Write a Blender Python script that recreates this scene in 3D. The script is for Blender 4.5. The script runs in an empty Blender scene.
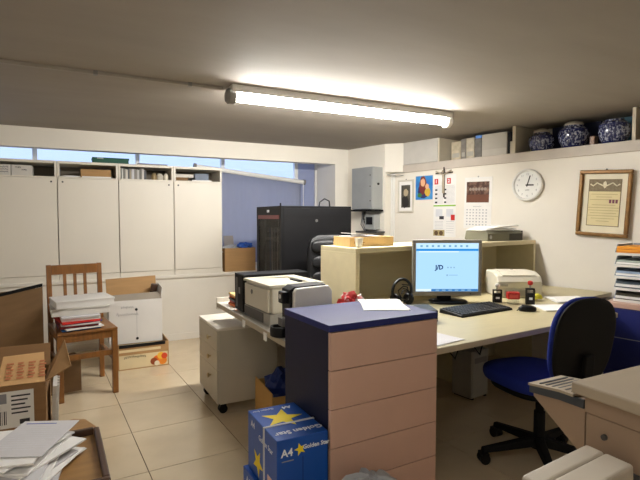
import bpy, bmesh, math, random
from mathutils import Vector, Matrix, noise
random.seed(7)
R = math.radians
sc = bpy.context.scene
COL = sc.collection

# ------------------------------------------------------------------ camera, sky, exposure
CAM_H, FPX, YAW, PITCH = 1.35, 487.0, R(27.3), R(2.7)
cd = bpy.data.cameras.new('camera'); cam = bpy.data.objects.new('camera', cd); COL.objects.link(cam)
cam.location = (0, 0, CAM_H); cam.rotation_euler = (R(90) - PITCH, 0, -YAW)
cd.sensor_fit = 'HORIZONTAL'; cd.sensor_width = 36; cd.lens = 36 * FPX / 640; cd.clip_start = .02
sc.camera = cam
w = bpy.data.worlds.new('world'); sc.world = w; w.use_nodes = True
bg = w.node_tree.nodes['Background']
bg.inputs[0].default_value = (.54, .67, 1.0, 1); bg.inputs[1].default_value = 1.25
vs = sc.view_settings
vs.view_transform = 'Standard'; vs.look = 'None'; vs.gamma = 1; vs.use_curve_mapping = False
vs.exposure = 0.45
TUBE_POWER = 125.0

# ------------------------------------------------------------------ pixel -> place helpers
FW = Vector((math.sin(YAW)*math.cos(PITCH), math.cos(YAW)*math.cos(PITCH), -math.sin(PITCH)))
RT = Vector((math.cos(YAW), -math.sin(YAW), 0)); UP = RT.cross(FW)
def ray(x, y): return FW + RT*((x-320)/FPX) + UP*((240-y)/FPX)
def atz(x, y, z):
    d = ray(x, y); return Vector((0, 0, CAM_H)) + d*((z-CAM_H)/d.z)
# right wall frame: s runs along the wall towards the viewer, o out into the room
WANG = R(11.3); WA = Vector((3.49, 4.63)); WD = Vector((math.sin(WANG), -math.cos(WANG))); WN = Vector((-math.cos(WANG), -math.sin(WANG)))
def wp(s, o, z=0.):
    q = WA + WD*s + WN*o; return Vector((q.x, q.y, z))
WROT = math.atan2(WD.y, WD.x)        # rotation that turns local +X into +s ; local -Y then points into the room

# ------------------------------------------------------------------ materials
def lin(c):
    c = c/255.
    return c/12.92 if c <= .04045 else ((c+.055)/1.055)**2.4
def rgb(t): return (lin(t[0]), lin(t[1]), lin(t[2]), 1)
MATS = {}
def mat(name, col, rough=.5, metal=0., var=.06, vscale=6., bump=0., bscale=80., col2=None, thr=None, spec=.5, trans=0., stretch=None, coat=0.):
    if name in MATS: return MATS[name]
    m = bpy.data.materials.new(name); m.use_nodes = True; nt = m.node_tree; N = nt.nodes; L = nt.links
    b = N['Principled BSDF']; b.inputs['Roughness'].default_value = rough; b.inputs['Metallic'].default_value = metal
    b.inputs['Specular IOR Level'].default_value = spec
    if trans: b.inputs['Transmission Weight'].default_value = trans
    if coat: b.inputs['Coat Weight'].default_value = coat; b.inputs['Coat Roughness'].default_value = .1
    tc = N.new('ShaderNodeTexCoord'); mp = N.new('ShaderNodeMapping'); L.new(tc.outputs['Object'], mp.inputs[0])
    if stretch: mp.inputs['Scale'].default_value = stretch
    n = N.new('ShaderNodeTexNoise'); n.inputs['Scale'].default_value = vscale; n.inputs['Detail'].default_value = 5; L.new(mp.outputs[0], n.inputs['Vector'])
    r = N.new('ShaderNodeValToRGB'); L.new(n.outputs['Fac'], r.inputs[0])
    c = rgb(col)
    if col2 is None:
        a = [min(1, v*(1-var)) for v in c[:3]]+[1]; d = [min(1, v*(1+var)) for v in c[:3]]+[1]
        r.color_ramp.elements[0].color = a; r.color_ramp.elements[1].color = d
        r.color_ramp.elements[0].position = .3; r.color_ramp.elements[1].position = .7
    else:
        r.color_ramp.elements[0].color = c; r.color_ramp.elements[1].color = rgb(col2)
        t = thr or (.35, .65); r.color_ramp.elements[0].position = t[0]; r.color_ramp.elements[1].position = t[1]
    L.new(r.outputs[0], b.inputs['Base Color'])
    if bump:
        n2 = N.new('ShaderNodeTexNoise'); n2.inputs['Scale'].default_value = bscale; n2.inputs['Detail'].default_value = 3; L.new(mp.outputs[0], n2.inputs['Vector'])
        bp = N.new('ShaderNodeBump'); bp.inputs['Strength'].default_value = bump; bp.inputs['Distance'].default_value = .004
        L.new(n2.outputs['Fac'], bp.inputs['Height']); L.new(bp.outputs[0], b.inputs['Normal'])
    MATS[name] = m; return m
def emit(name, col, strength):
    if name in MATS: return MATS[name]
    m = bpy.data.materials.new(name); m.use_nodes = True; nt = m.node_tree; nt.nodes.remove(nt.nodes['Principled BSDF'])
    e = nt.nodes.new('ShaderNodeEmission'); e.inputs[0].default_value = col; e.inputs[1].default_value = strength
    nt.links.new(e.outputs[0], nt.nodes['Material Output'].inputs[0]); MATS[name] = m; return m

wallm = mat('wall_paint', (232, 226, 214), .75, var=.03, vscale=2.5, bump=.12, bscale=60)
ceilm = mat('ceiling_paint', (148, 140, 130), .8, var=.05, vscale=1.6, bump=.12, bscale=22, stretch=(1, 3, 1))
tilem = mat('floor_tile', (208, 190, 160), .16, var=.07, vscale=3.5, bump=.04, bscale=40)
groutm = mat('grout', (78, 64, 50), .9)
cabm = mat('white_laminate', (226, 219, 205), .45, var=.02, vscale=2)
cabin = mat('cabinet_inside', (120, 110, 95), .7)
creamm = mat('cream_laminate', (216, 205, 168), .45, var=.03, vscale=3, stretch=(1, 6, 6))
deskm = mat('maple_desk', (184, 172, 134), .38, var=.05, vscale=5, stretch=(1, 9, 1))
retm = mat('grey_white_desk', (214, 210, 200), .4, var=.02)
edgem = mat('desk_edge', (176, 164, 140), .5)
pedm = mat('beige_pedestal', (196, 188, 170), .45, var=.03)
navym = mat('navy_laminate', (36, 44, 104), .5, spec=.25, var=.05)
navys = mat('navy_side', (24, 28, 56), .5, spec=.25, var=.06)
pinkm = mat('dusty_pink', (204, 168, 150), .45, var=.03)
blackm = mat('black_plastic', (12, 12, 14), .45, spec=.3, var=.1)
black2 = mat('black_matt', (9, 9, 10), .65, spec=.25, var=.1)
rackm = mat('rack_black', (10, 10, 13), .55, spec=.25, var=.08)
leath = mat('black_leather', (14, 14, 16), .4, spec=.3, bump=.25, bscale=120)
darkgrey = mat('dark_grey', (66, 64, 62), .5)
midgrey = mat('mid_grey', (122, 120, 116), .5)
bluefab = mat('blue_fabric', (14, 38, 132), .85, var=.08, vscale=120, bump=.2, bscale=300)
printm = mat('printer_beige', (206, 200, 182), .45, var=.03)
printg = mat('printer_grey', (160, 156, 146), .5)
printd = mat('printer_dark', (72, 70, 66), .5)
whitep = mat('white_plastic', (226, 224, 218), .35, var=.02)
paper = mat('paper_white', (236, 234, 230), .8, var=.03, vscale=9)
paper2 = mat('paper_grey', (206, 204, 206), .8, var=.05)
ink = mat('ink', (52, 52, 58), .8)
inkg = mat('ink_grey', (140, 140, 146), .8)
card = mat('cardboard', (176, 138, 92), .85, var=.07, vscale=5, bump=.1, bscale=200, stretch=(1, 1, 8))
cardd = mat('cardboard_dark', (124, 96, 64), .85, var=.09, vscale=4, stretch=(1, 1, 6))
cardw = mat('carton_white', (216, 213, 208), .7, var=.03)
woodc = mat('chair_wood', (128, 82, 34), .42, var=.22, vscale=7, stretch=(7, 7, 1), coat=.2)
woodt = mat('tray_wood', (150, 112, 64), .45, var=.14, vscale=5, stretch=(1, 7, 1), coat=.15)
woodd = mat('dark_wood', (70, 46, 30), .45, var=.2, vscale=6)
pine = mat('pale_wood', (206, 172, 118), .55, var=.1, vscale=6, stretch=(1, 8, 1))
boxblue = mat('box_blue', (14, 78, 168), .4, var=.05)
yellow = mat('yellow_print', (244, 218, 20), .5)
whitepr = mat('white_print', (232, 236, 240), .6)
metal = mat('steel', (180, 180, 178), .3, 1.)
chrome = mat('brass_pull', (196, 178, 140), .35, .7)
greybox = mat('electric_grey', (158, 160, 158), .5, var=.03)
redp = mat('red_plastic', (196, 40, 34), .45)
orange = mat('orange', (226, 110, 40), .6)
orange2 = mat('orange_folder', (228, 156, 36), .6)
bluep = mat('blue_folder', (34, 92, 156), .6)
greenp = mat('green_box', (22, 84, 66), .6)
glassm = None
def glass_mat(name, tint, gl=.08):
    m = bpy.data.materials.new(name); m.use_nodes = True; nt = m.node_tree; nt.nodes.remove(nt.nodes['Principled BSDF'])
    t = nt.nodes.new('ShaderNodeBsdfTransparent'); t.inputs[0].default_value = tint
    g = nt.nodes.new('ShaderNodeBsdfGlossy'); g.inputs['Roughness'].default_value = .03
    x = nt.nodes.new('ShaderNodeMixShader'); x.inputs[0].default_value = gl
    nt.links.new(t.outputs[0], x.inputs[1]); nt.links.new(g.outputs[0], x.inputs[2]); nt.links.new(x.outputs[0], nt.nodes['Material Output'].inputs[0])
    return m
glassm = glass_mat('window_glass', (.9, .93, .97, 1))
smoke = glass_mat('smoked_glass', (.5, .48, .47, 1), .05)
clear = glass_mat('clear_plastic', (.92, .92, .92, 1), .12)
def cloth_mat(name, col, tr):
    m = bpy.data.materials.new(name); m.use_nodes = True; nt = m.node_tree; nt.nodes.remove(nt.nodes['Principled BSDF'])
    d = nt.nodes.new('ShaderNodeBsdfDiffuse'); d.inputs[0].default_value = rgb(col)
    t = nt.nodes.new('ShaderNodeBsdfTranslucent'); t.inputs[0].default_value = rgb(col)
    x = nt.nodes.new('ShaderNodeMixShader'); x.inputs[0].default_value = tr
    nt.links.new(d.outputs[0], x.inputs[1]); nt.links.new(t.outputs[0], x.inputs[2]); nt.links.new(x.outputs[0], nt.nodes['Material Output'].inputs[0])
    return m
blindm = cloth_mat('blind_cloth', (178, 182, 198), .5)
bagm = cloth_mat('thin_plastic', (214, 216, 220), .4)

# ------------------------------------------------------------------ mesh builder
class MB:
    def __init__(s): s.v = []; s.f = []
    def add(s, vs_, fs):
        o = len(s.v); s.v += [tuple(v) for v in vs_]; s.f += [tuple(i+o for i in f) for f in fs]; return s
    def box(s, x0, x1, y0, y1, z0, z1):
        return s.hexa([(x0,y0,z0),(x1,y0,z0),(x1,y1,z0),(x0,y1,z0),(x0,y0,z1),(x1,y0,z1),(x1,y1,z1),(x0,y1,z1)])
    def hexa(s, p): return s.add(p, [(3,2,1,0),(4,5,6,7),(0,1,5,4),(1,2,6,5),(2,3,7,6),(3,0,4,7)])
    def prism(s, poly, z0, z1):
        n = len(poly); vs_ = [(x, y, z0) for x, y in poly]+[(x, y, z1) for x, y in poly]
        return s.add(vs_, [tuple(range(n-1, -1, -1)), tuple(range(n, 2*n))]+[(i, (i+1) % n, n+(i+1) % n, n+i) for i in range(n)])
    def prism_axis(s, poly, a0, a1, axis):
        # poly in the two other axes; axis 'x': poly=(y,z) ; axis 'y': poly=(x,z)
        n = len(poly)
        if axis == 'x': vs_ = [(a0, a, b) for a, b in poly]+[(a1, a, b) for a, b in poly]
        else: vs_ = [(a, a0, b) for a, b in poly]+[(a, a1, b) for a, b in poly]
        return s.add(vs_, [tuple(range(n-1, -1, -1)), tuple(range(n, 2*n))]+[(i, (i+1) % n, n+(i+1) % n, n+i) for i in range(n)])
    def cyl(s, p0, p1, r0, r1=None, n=16, cap=True):
        r1 = r0 if r1 is None else r1; p0 = Vector(p0); p1 = Vector(p1); d = (p1-p0).normalized()
        a = d.orthogonal().normalized(); b = d.cross(a)
        vs_ = [p+(a*math.cos(t)+b*math.sin(t))*r for p, r in ((p0, r0), (p1, r1)) for t in [2*math.pi*i/n for i in range(n)]]
        fs = [(i, (i+1) % n, n+(i+1) % n, n+i) for i in range(n)]
        if cap: fs += [tuple(range(n-1, -1, -1)), tuple(range(n, 2*n))]
        return s.add(vs_, fs)
    def tube(s, pts, r, n=8):
        pts = [Vector(p) for p in pts]; vs_ = []; a = None
        for i, p in enumerate(pts):
            d = (pts[min(i+1, len(pts)-1)]-pts[max(i-1, 0)]).normalized()
            a = d.orthogonal().normalized() if a is None else (a-d*a.dot(d)).normalized()
            b = d.cross(a); vs_ += [p+(a*math.cos(t)+b*math.sin(t))*r for t in [2*math.pi*k/n for k in range(n)]]
        fs = [(i*n+k, i*n+(k+1) % n, (i+1)*n+(k+1) % n, (i+1)*n+k) for i in range(len(pts)-1) for k in range(n)]
        fs += [tuple(range(n-1, -1, -1)), tuple(range((len(pts)-1)*n, len(pts)*n))]
        return s.add(vs_, fs)
    def lathe(s, prof, n=28, c=(0, 0, 0)):
        vs_ = []; fs = []
        for r, z in prof: vs_ += [(c[0]+r*math.cos(2*math.pi*k/n), c[1]+r*math.sin(2*math.pi*k/n), c[2]+z) for k in range(n)]
        for i in range(len(prof)-1): fs += [(i*n+k, i*n+(k+1) % n, (i+1)*n+(k+1) % n, (i+1)*n+k) for k in range(n)]
        fs += [tuple(range(n-1, -1, -1)), tuple(range((len(prof)-1)*n, len(prof)*n))]
        return s.add(vs_, fs)
    def pad(s, w_, d, h, e=3.2, n=36, taper=0., crown=.012, c=(0, 0, 0)):
        # cushion: superellipse outline, rounded rim, slight crown
        vs_ = []; fs = []
        lv = [(.90, 0), (.975, .12*h), (1, .35*h), (1, .65*h), (.975, .86*h), (.92, .97*h), (.75, h+crown*.5), (.4, h+crown)]
        for k, z in lv:
            for i in range(n):
                t = 2*math.pi*i/n; ct, st = math.cos(t), math.sin(t)
                x = w_/2*k*abs(ct)**(2/e)*(1 if ct >= 0 else -1); y = d/2*k*abs(st)**(2/e)*(1 if st >= 0 else -1)
                x *= 1 + taper*y/(d/2)
                vs_.append((c[0]+x, c[1]+y, c[2]+z))
        for i in range(len(lv)-1): fs += [(i*n+k, i*n+(k+1) % n, (i+1)*n+(k+1) % n, (i+1)*n+k) for k in range(n)]
        fs += [tuple(range(n-1, -1, -1)), tuple(range((len(lv)-1)*n, len(lv)*n))]
        return s.add(vs_, fs)
    def blob(s, r, c, amp, seed=0, sub=3, freq=2.2):
        bm = bmesh.new(); bmesh.ops.create_icosphere(bm, subdivisions=sub, radius=1)
        vs_ = []
        for v in bm.verts:
            k = 1+amp*noise.noise(v.co*freq+Vector((seed*7.3, seed*3.1, 1.7)))+amp*.6*noise.noise(v.co*freq*2.3+Vector((seed, 9, seed*2)))
            q = v.co*k; vs_.append((c[0]+q.x*r[0], c[1]+q.y*r[1], c[2]+q.z*r[2]))
        fs = [tuple(v.index for v in f.verts) for f in bm.faces]; bm.free()
        return s.add(vs_, fs)
    def xf(s, M):
        s.v = [tuple(M @ Vector(v)) for v in s.v]; return s
    def build(s, name, m, parent=None, bevel=0., smooth=False, loc=None, rot=None, seg=2):
        me = bpy.data.meshes.new(name); me.from_pydata(s.v, [], s.f); me.update()
        bm = bmesh.new(); bm.from_mesh(me); bmesh.ops.recalc_face_normals(bm, faces=bm.faces); bm.to_mesh(me); bm.free()
        if smooth:
            me.shade_smooth(); me.set_sharp_from_angle(angle=R(40))
        o = bpy.data.objects.new(name, me); COL.objects.link(o); me.materials.append(m)
        if parent: o.parent = parent
        if loc is not None: o.location = loc
        if rot is not None: o.rotation_euler = rot
        if bevel:
            b = o.modifiers.new('bevel', 'BEVEL'); b.width = bevel; b.segments = seg; b.limit_method = 'ANGLE'; b.angle_limit = R(40)
        return o
def B(*a): return MB().box(*a)
def tag(o, label, cat, group=None):
    o['label'] = label; o['category'] = cat
    if group: o['group'] = group
    return o
def thing(name, label, cat, loc=(0, 0, 0), rotz=0., group=None):
    o = bpy.data.objects.new(name, None); COL.objects.link(o); o.location = loc; o.rotation_euler = (0, 0, rotz); o.empty_display_size = .05
    return tag(o, label, cat, group)
def struct(o): o['kind'] = 'structure'; return o
def text(name, body, size, m, parent, loc, rot=(0, 0, 0), sx=1., align='CENTER', bold=0.):
    c = bpy.data.curves.new(name, 'FONT'); c.body = body; c.size = size; c.align_x = align; c.align_y = 'CENTER'; c.extrude = .0004; c.offset = bold
    c.resolution_u = 2
    t = bpy.data.objects.new(name, c); COL.objects.link(t)
    me = bpy.data.meshes.new_from_object(t.evaluated_get(bpy.context.evaluated_depsgraph_get()))
    bpy.data.objects.remove(t); o = bpy.data.objects.new(name, me); COL.objects.link(o)
    me.materials.clear(); me.materials.append(m)
    o.parent = parent; o.location = loc; o.rotation_euler = rot; o.scale = (sx, 1, 1); return o
def scribble(parent, x0, x1, z, h, m, y=-.001, n=7, name='handwriting', axis='y', lw=.0022):
    # illegible handwriting: one zigzag pen stroke lying on a face
    rr = random.Random(int((x0+z)*1e4)); pts = []
    for i in range(2*n+1):
        u = x0+(x1-x0)*i/(2*n); v = z+(h*rr.uniform(.1, .5) if i % 2 else -h*rr.uniform(.1, .5))
        pts.append((u, y, v))
    return MB().tube(pts, lw, 4).build(name, m, parent)
FRONT = (R(90), 0, 0)            # text reading on a face that looks along -Y
LEFT = (R(90), 0, R(-90))        # ... along -X

# ------------------------------------------------------------------ the room
CEIL = 2.21; YB = 5.43; XL = -1.35; YF = -1.1
room = [(XL, YF), (wp(5.84, 0).x, YF), (wp(-.19, 0).x, wp(-.19, 0).y), (wp(-.19, .12).x, wp(-.19, .12).y), (3.2, YB), (XL, YB)]
fl = struct(MB().prism([(XL-.2, YF-.2), (5.2, YF-.2), (5.2, YB+.6), (XL-.2, YB+.6)], -.12, -.004).build('floor', groutm))
def clip(poly, a, b):            # keep the part left of a->b
    out = []; n = len(poly); sd = lambda p: (b[0]-a[0])*(p[1]-a[1])-(b[1]-a[1])*(p[0]-a[0])
    for i in range(n):
        p, q = poly[i], poly[(i+1) % n]; dp, dq = sd(p), sd(q)
        if dp >= 0: out.append(p)
        if dp*dq < 0: t = dp/(dp-dq); out.append((p[0]+(q[0]-p[0])*t, p[1]+(q[1]-p[1])*t))
    return out
TS, TA, TO = .537, R(2.86), (.27, 4.27)
hull = [room[0], room[1], (wp(-.19, .0).x, wp(-.19, .0).y), (3.3, YB), (XL, YB)]
for i in range(-5, 10):
    for j in range(-5, 14):
        g = .0022; q = []
        for dx, dy in ((g, g), (TS-g, g), (TS-g, TS-g), (g, TS-g)):
            x, y = i*TS+dx, -j*TS+dy
            q.append((TO[0]+x*math.cos(TA)-y*math.sin(TA), TO[1]+x*math.sin(TA)+y*math.cos(TA)))
        for k in range(len(hull)):
            if len(q) < 3: break
            q = clip(q, hull[k], hull[(k+1) % len(hull)])
        if len(q) < 3: continue
        ar = abs(sum(q[k][0]*q[(k+1) % len(q)][1]-q[(k+1) % len(q)][0]*q[k][1] for k in range(len(q))))/2
        if ar < .004: continue
        MB().prism(q, -.01, 0).build('tile', tilem, fl)
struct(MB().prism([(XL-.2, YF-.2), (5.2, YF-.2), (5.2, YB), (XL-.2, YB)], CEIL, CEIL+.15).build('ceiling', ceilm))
struct(B(XL-.15, XL, YF, YB, 0, CEIL).build('wall_left', wallm))
struct(B(XL-.15, 4.9, YF-.15, YF, 0, CEIL).build('wall_front', wallm))
# back wall: sill wall, beam and pier round a deep window niche
NY = 5.92
wb = B(XL-.15, 3.5, YB, NY, 0, .72)
wb.box(XL-.15, 3.5, YB, 5.56, 2.02, CEIL+.15); wb.box(XL-.15, 3.5, 5.56, NY+.15, 2.16, CEIL+.15)
wb.box(3.02, 3.5, YB, 5.56, .72, 2.02); wb.box(3.02, 3.5, 5.56, NY, .72, 2.16)
wb.box(XL-.15, XL, YB, 5.56, .72, 2.02); wb.box(XL-.15, XL, 5.56, NY, .72, 2.16)
wb.box(XL-.15, 3.5, NY, NY+.15, 0, .76); wb.box(3.02, 3.5, NY, NY+.15, .76, 2.16)
struct(wb.build('wall_back', wallm))
win = struct(MB().box(XL, 3.02, NY+.04, NY+.09, .76, .80).box(XL, 3.02, NY+.04, NY+.09, 2.13, 2.16).build('window_1', whitep))
wx = [XL+.02, -.30, .72, 1.72, 2.72]
for x in wx: B(x-.022, x+.022, NY+.035, NY+.095, .80, 2.13).build('mullion', whitep, win)
for a, b in zip(wx, wx[1:]): B(a+.023, b-.023, NY+.06, NY+.066, .80, 2.13).build('pane', glassm, win)
B(2.744, 2.998, NY+.055, NY+.063, .80, 2.13).build('added_translucent_panel', blindm, win)  # translucent stand-in for the frame side, added so daylight turns it blue
B(2.998, 3.02, NY+.035, NY+.095, .80, 2.13).build('mullion', whitep, win)
struct(B(XL, 3.2, YB-.022, YB-.0005, .685, .7195).build('trim_7', wallm, bevel=.004))
# right wall with the long open niche above
def wbox(mb, s0, s1, o0, o1, z0, z1):
    p = [wp(s0, o0), wp(s1, o0), wp(s1, o1), wp(s0, o1)]
    return mb.hexa([(q.x, q.y, z0) for q in p]+[(q.x, q.y, z1) for q in p])
wr = MB(); wbox(wr, -.86, 5.84, -.5, 0, 0, 1.95)
wbox(wr, -.86, .49, -.5, -.001, 1.95, CEIL); wbox(wr, .49, 5.84, -.5, -.42, 1.95, CEIL)
wbox(wr, -.86, -.19, 0, .12, 0, 1.88)
p = [wp(-.86, 0), wp(-.86, .12), wp(-.19, .12), wp(-.01, 0)]
wr.prism([(q.x, q.y) for q in reversed(p)], 1.88, CEIL)
wright = struct(wr.build('wall_right', wallm))
struct(wbox(MB(), .0, 5.84, .0, .018, 1.865, 1.952).build('trim_1', mat('ledge_paint', (196, 186, 174), .6), bevel=.004))
t2 = struct(wbox(MB(), .005, .488, .0, .012, 1.955, CEIL-.004).build('trim_2', mat('panel_grey', (196, 192, 184), .6), bevel=.002))
for k, (a, b) in enumerate([(.49, .505), (1.355, 1.385), (2.365, 2.39), (3.4, 3.425)]):
    struct(wbox(MB(), a, b, -.41, -.002, 1.953, CEIL-.001).build('trim_%d' % (3+k), mat('niche_divider', (200, 190, 168), .6)))
struct(wbox(MB(), -.18, 2.36, .001, .012, .0, .07).build('baseboard_right', wallm))
struct(MB().box(XL, 3.18, YB-.012, YB-.0005, 0, .07).build('baseboard_back', wallm))

# ------------------------------------------------------------------ ceiling lamp and its cable conduit
def batten(label, loc, L_, power, rot=0.):
    t = thing('ceiling_lamp', label, 'lamp', loc, rot)
    B(.0, L_, -.06, .06, -.03, -.0005).box(.0, L_, -.06, -.055, -.048, -.0305).box(.0, L_, .055, .06, -.048, -.0305).build('base', whitep, t)  # wide base and lips shaped to keep tube light off the ceiling
    for x0, x1 in ((-.03, .045), (L_-.045, L_+.03)):
        MB().lathe([(.012, 0), (.04, .004), (.052, .018), (.052, .057), (.04, .071), (.012, .075)], 20).xf(Matrix.Translation((x0, 0, -.068)) @ Matrix.Rotation(R(90), 4, 'Y')).build('end_cap', midgrey if x0 < 0 else whitep, t, smooth=True)
    MB().cyl((.05, 0, -.066), (L_-.05, 0, -.066), .033, n=20).build('tube', emit('tube_glow_%d' % power, (1.0, .975, .93, 1), power), t, smooth=True)
batten('long fluorescent batten lamp glowing on the low ceiling', (.96, 3.15, CEIL), 1.86, TUBE_POWER)
batten('short unseen fluorescent batten lamp added on the ceiling as dim fill light', (-.75, .15, CEIL), 1.2, TUBE_POWER*.2)  # unseen lamp, added from the fill light on papers and drawer fronts
o = tag(B(-2.3, -.035, -.014, .014, -.02, -.0005).build('cable_conduit', mat('conduit', (150, 142, 130), .6), bevel=.003), 'thin grey cable conduit running over the ceiling to the lamp', 'conduit')
o.location = (.96, 3.2, CEIL)
for x in (-2.0, -1.4, -.8, -.25): B(x-.012, x+.012, -.018, .018, -.023, -.0004).build('clip', midgrey, o)

# ------------------------------------------------------------------ white cabinets on the sill
cx = [-.64, -.09, .467, 1.022, 1.555]
clab = ['white tall cabinet with two lettered cartons in its open top shelf', 'white tall cabinet with brown box and loose papers in its top shelf',
        'white tall cabinet with a row of thin files in its top shelf', 'white tall cabinet with grey folders in its top shelf, beside the window blind']
for k in range(4):
    a, b = cx[k]+.002, cx[k+1]-.002; W_ = b-a; dp = .40
    t = thing('wall_cabinet', clab[k], 'cabinet', (a, YB+.002, .72), 0, 'white cabinets on the window sill')
    for x in (0, W_-.02): B(x, x+.02, .018, dp, .0, 1.18).build('side_panel', cabm, t)
    B(0, W_, .0, dp, 1.162, 1.18).build('top_panel', cabm, t) if False else B(.0205, W_-.0205, .0, dp, 1.155, 1.18).build('top_panel', cabm, t)
    for x in (0, W_-.02): B(x, x+.02, 0, .0175, 1.028, 1.18).build('edge_strip', cabm, t)
    B(.0205, W_-.0205, .0, dp-.02, 1.012, 1.026).build('shelf', cabm, t)
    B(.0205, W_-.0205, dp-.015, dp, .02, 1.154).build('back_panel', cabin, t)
    B(.0205, W_-.0205, .02, dp-.02, .0, .02).build('bottom_panel', cabm, t)
    B(0.0, W_, .004, .0175, .0, .052).build('plinth', cabm, t)
    d = B(.0025, W_-.0025, -.001, .0165, .056, 1.010).build('door', cabm, t, bevel=.002)
    MB().cyl((W_-.05 if k % 2 == 0 else .045, -.004, .975), (W_-.05 if k % 2 == 0 else .045, 0, .975), .009, n=12).build('lock', darkgrey, d)
SZ = .72+1.027
def sbox(name, label, cat, x0, x1, y0, y1, h, m, group=None, z=SZ, bevel=.002):
    cxm, cym = (x0+x1)/2, (y0+y1)/2
    o = B(x0-cxm, x1-cxm, y0-cym, y1-cym, 0, h).build(name, m, bevel=bevel); o.location = (cxm, cym, z); return tag(o, label, cat, group)
bxm = mat('archive_white', (206, 202, 194), .7)
for k, (x0, x1) in enumerate([(-.61, -.475), (-.47, -.30)]):
    o = sbox('archive_box', ['white lettered carton in the end cabinet shelf, two dark lines on its face', 'white lettered carton in cabinet shelf beside an empty gap'][k], 'box', x0, x1, YB+.03, YB+.3, .10, bxm)
    for q in range(3 if k == 0 else 2): scribble(o, -.05+.05*k*q, .045 if k == 0 else -.01+.05*q, .078-.024*q, .018, ink, -.1362)
o = sbox('brown_box', 'brown cardboard box on shelf above a white cabinet door', 'box', .12, .40, YB+.03, YB+.28, .085, card)
o = sbox('paper_bundle', 'white loose paper sheets lying beside brown box on shelf', 'paper', .13, .40, YB+.0, YB+.025, .012, paper)
t = thing('paper_bundle', 'crumpled cream papers heaped in the shelf of the second cabinet', 'paper', (.03, YB+.1, SZ))
for k in range(4): B(-.08, .07, -.08, .08, .0035*k, .0035*k+.003).build('sheet', paper, t, rot=(0, 0, R(-14+11*k)))
rc = random.Random(3)
x = .50; cols = [(190, 190, 186), (120, 118, 112), (212, 208, 200), (96, 96, 100), (170, 160, 140), (200, 200, 204), (140, 136, 130)]
for k in range(11):
    tw = rc.uniform(.014, .026); h = rc.uniform(.098, .116)
    o = B(-tw/2, tw/2, -.1, .1, 0, h).build('thin_file', mat('file_%d' % (k % 7), cols[k % 7], .7), bevel=.0015); o.location = (x+tw/2, YB+.13, SZ)
    tag(o, 'thin pale file in the packed row on the third cabinet shelf', 'file', 'files in the third cabinet'); x += tw+.0022
for k, (px_, r_, cc) in enumerate([(.83, .028, (150, 130, 92)), (.89, .036, (196, 190, 176)), (.955, .024, (222, 214, 196))]):
    t = MB().lathe([(r_*.8, 0), (r_, .01), (r_, .05), (r_*.7, .062), (r_*.7, .072), (r_*.3, .074)], 18).build('jar', mat('jar_%d' % k, cc, .4), smooth=True); t.location = (px_, YB+.08, SZ)
    tag(t, ['small olive jar standing beside the thin files', 'wide pale jar between two smaller jars on the shelf', 'small cream jar at the end of the file shelf'][k], 'jar')
sbox('brown_box', 'small brown box lying in the fourth cabinet shelf', 'box', 1.05, 1.18, YB+.02, YB+.2, .036, cardd)
o = sbox('white_box', 'flat white box stacked on the small brown box', 'box', 1.05, 1.24, YB+.02, YB+.2, .035, bxm, z=SZ+.0365)
sbox('grey_folder', 'blue grey box folder leaning in the fourth cabinet shelf', 'folder', 1.26, 1.41, YB+.03, YB+.25, .085, mat('bluegrey', (112, 122, 138), .6))
t = thing('paper_bundle', 'white sheets lying flat in front of the blue grey folder', 'paper', (1.33, YB+.014, SZ))
for k in range(3): B(-.11, .11, -.012, .012, .004*k, .004*k+.0035).build('sheet', paper, t)
# things on top of the cabinets
t = thing('green_box', 'flat dark green box lying on top of the white cabinets', 'box', (.40, YB+.1, 1.90))
B(-.17, .17, -.09, .09, .0, .036).build('body', greenp, t, bevel=.003); B(-.175, .175, -.095, .095, .036, .055).build('lid', greenp, t, bevel=.003)
B(-.13, -.07, -.0958, -.095, .038, .052).build('label_sticker', mat('sticker_grey', (150, 160, 150), .7), t)
t = thing('paper_bundle', 'thin grey sheets lying on top of the third white cabinet', 'paper', (.82, YB+.1, 1.90))
for k in range(3): B(-.16, .14, -.09, .09, .005*k, .005*k+.0045).build('sheet', inkg, t, rot=(0, 0, R(3*k-3)))

# ------------------------------------------------------------------ roller blind, carton on the sill
t = thing('roller_blind', 'white roller blind hanging askew in the window niche', 'blind', (1.56, 5.84, .76))
a = Vector((-.2, 0, 1.19)); b = Vector((1.2, 0, 1.05))
MB().cyl(a, b, .028, n=18).build('roller', whitep, t, smooth=True)
for q, d in ((a, -1), (b, 1)): MB().cyl(q, q+Vector((.03*d, 0, -.003*d)), .035, n=18).build('end_cap', midgrey, t)
m = MB(); n = 48; vs_ = []
for i in range(n+1):
    u = i/n; x = a.x+.03+(b.x-a.x-.06)*u; zt = a.z+(b.z-a.z)*u-.02
    for v in (0, .25, .5, .75, 1): vs_.append((x, .006+.010*math.sin(u*31)*v+.006*math.sin(u*77+1), zt+(.0-zt+.02)*v))
m.add(vs_, [(i*5+k, (i+1)*5+k, (i+1)*5+k+1, i*5+k+1) for i in range(n) for k in range(4)])
o = m.build('cloth', blindm, t, smooth=True); o.modifiers.new('solid', 'SOLIDIFY').thickness = .0015
MB().tube([(1.19, -.035, 1.03), (1.192, -.036, .6), (1.19, -.035, .15)], .004).build('pull_cord', whitep, t)

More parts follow.
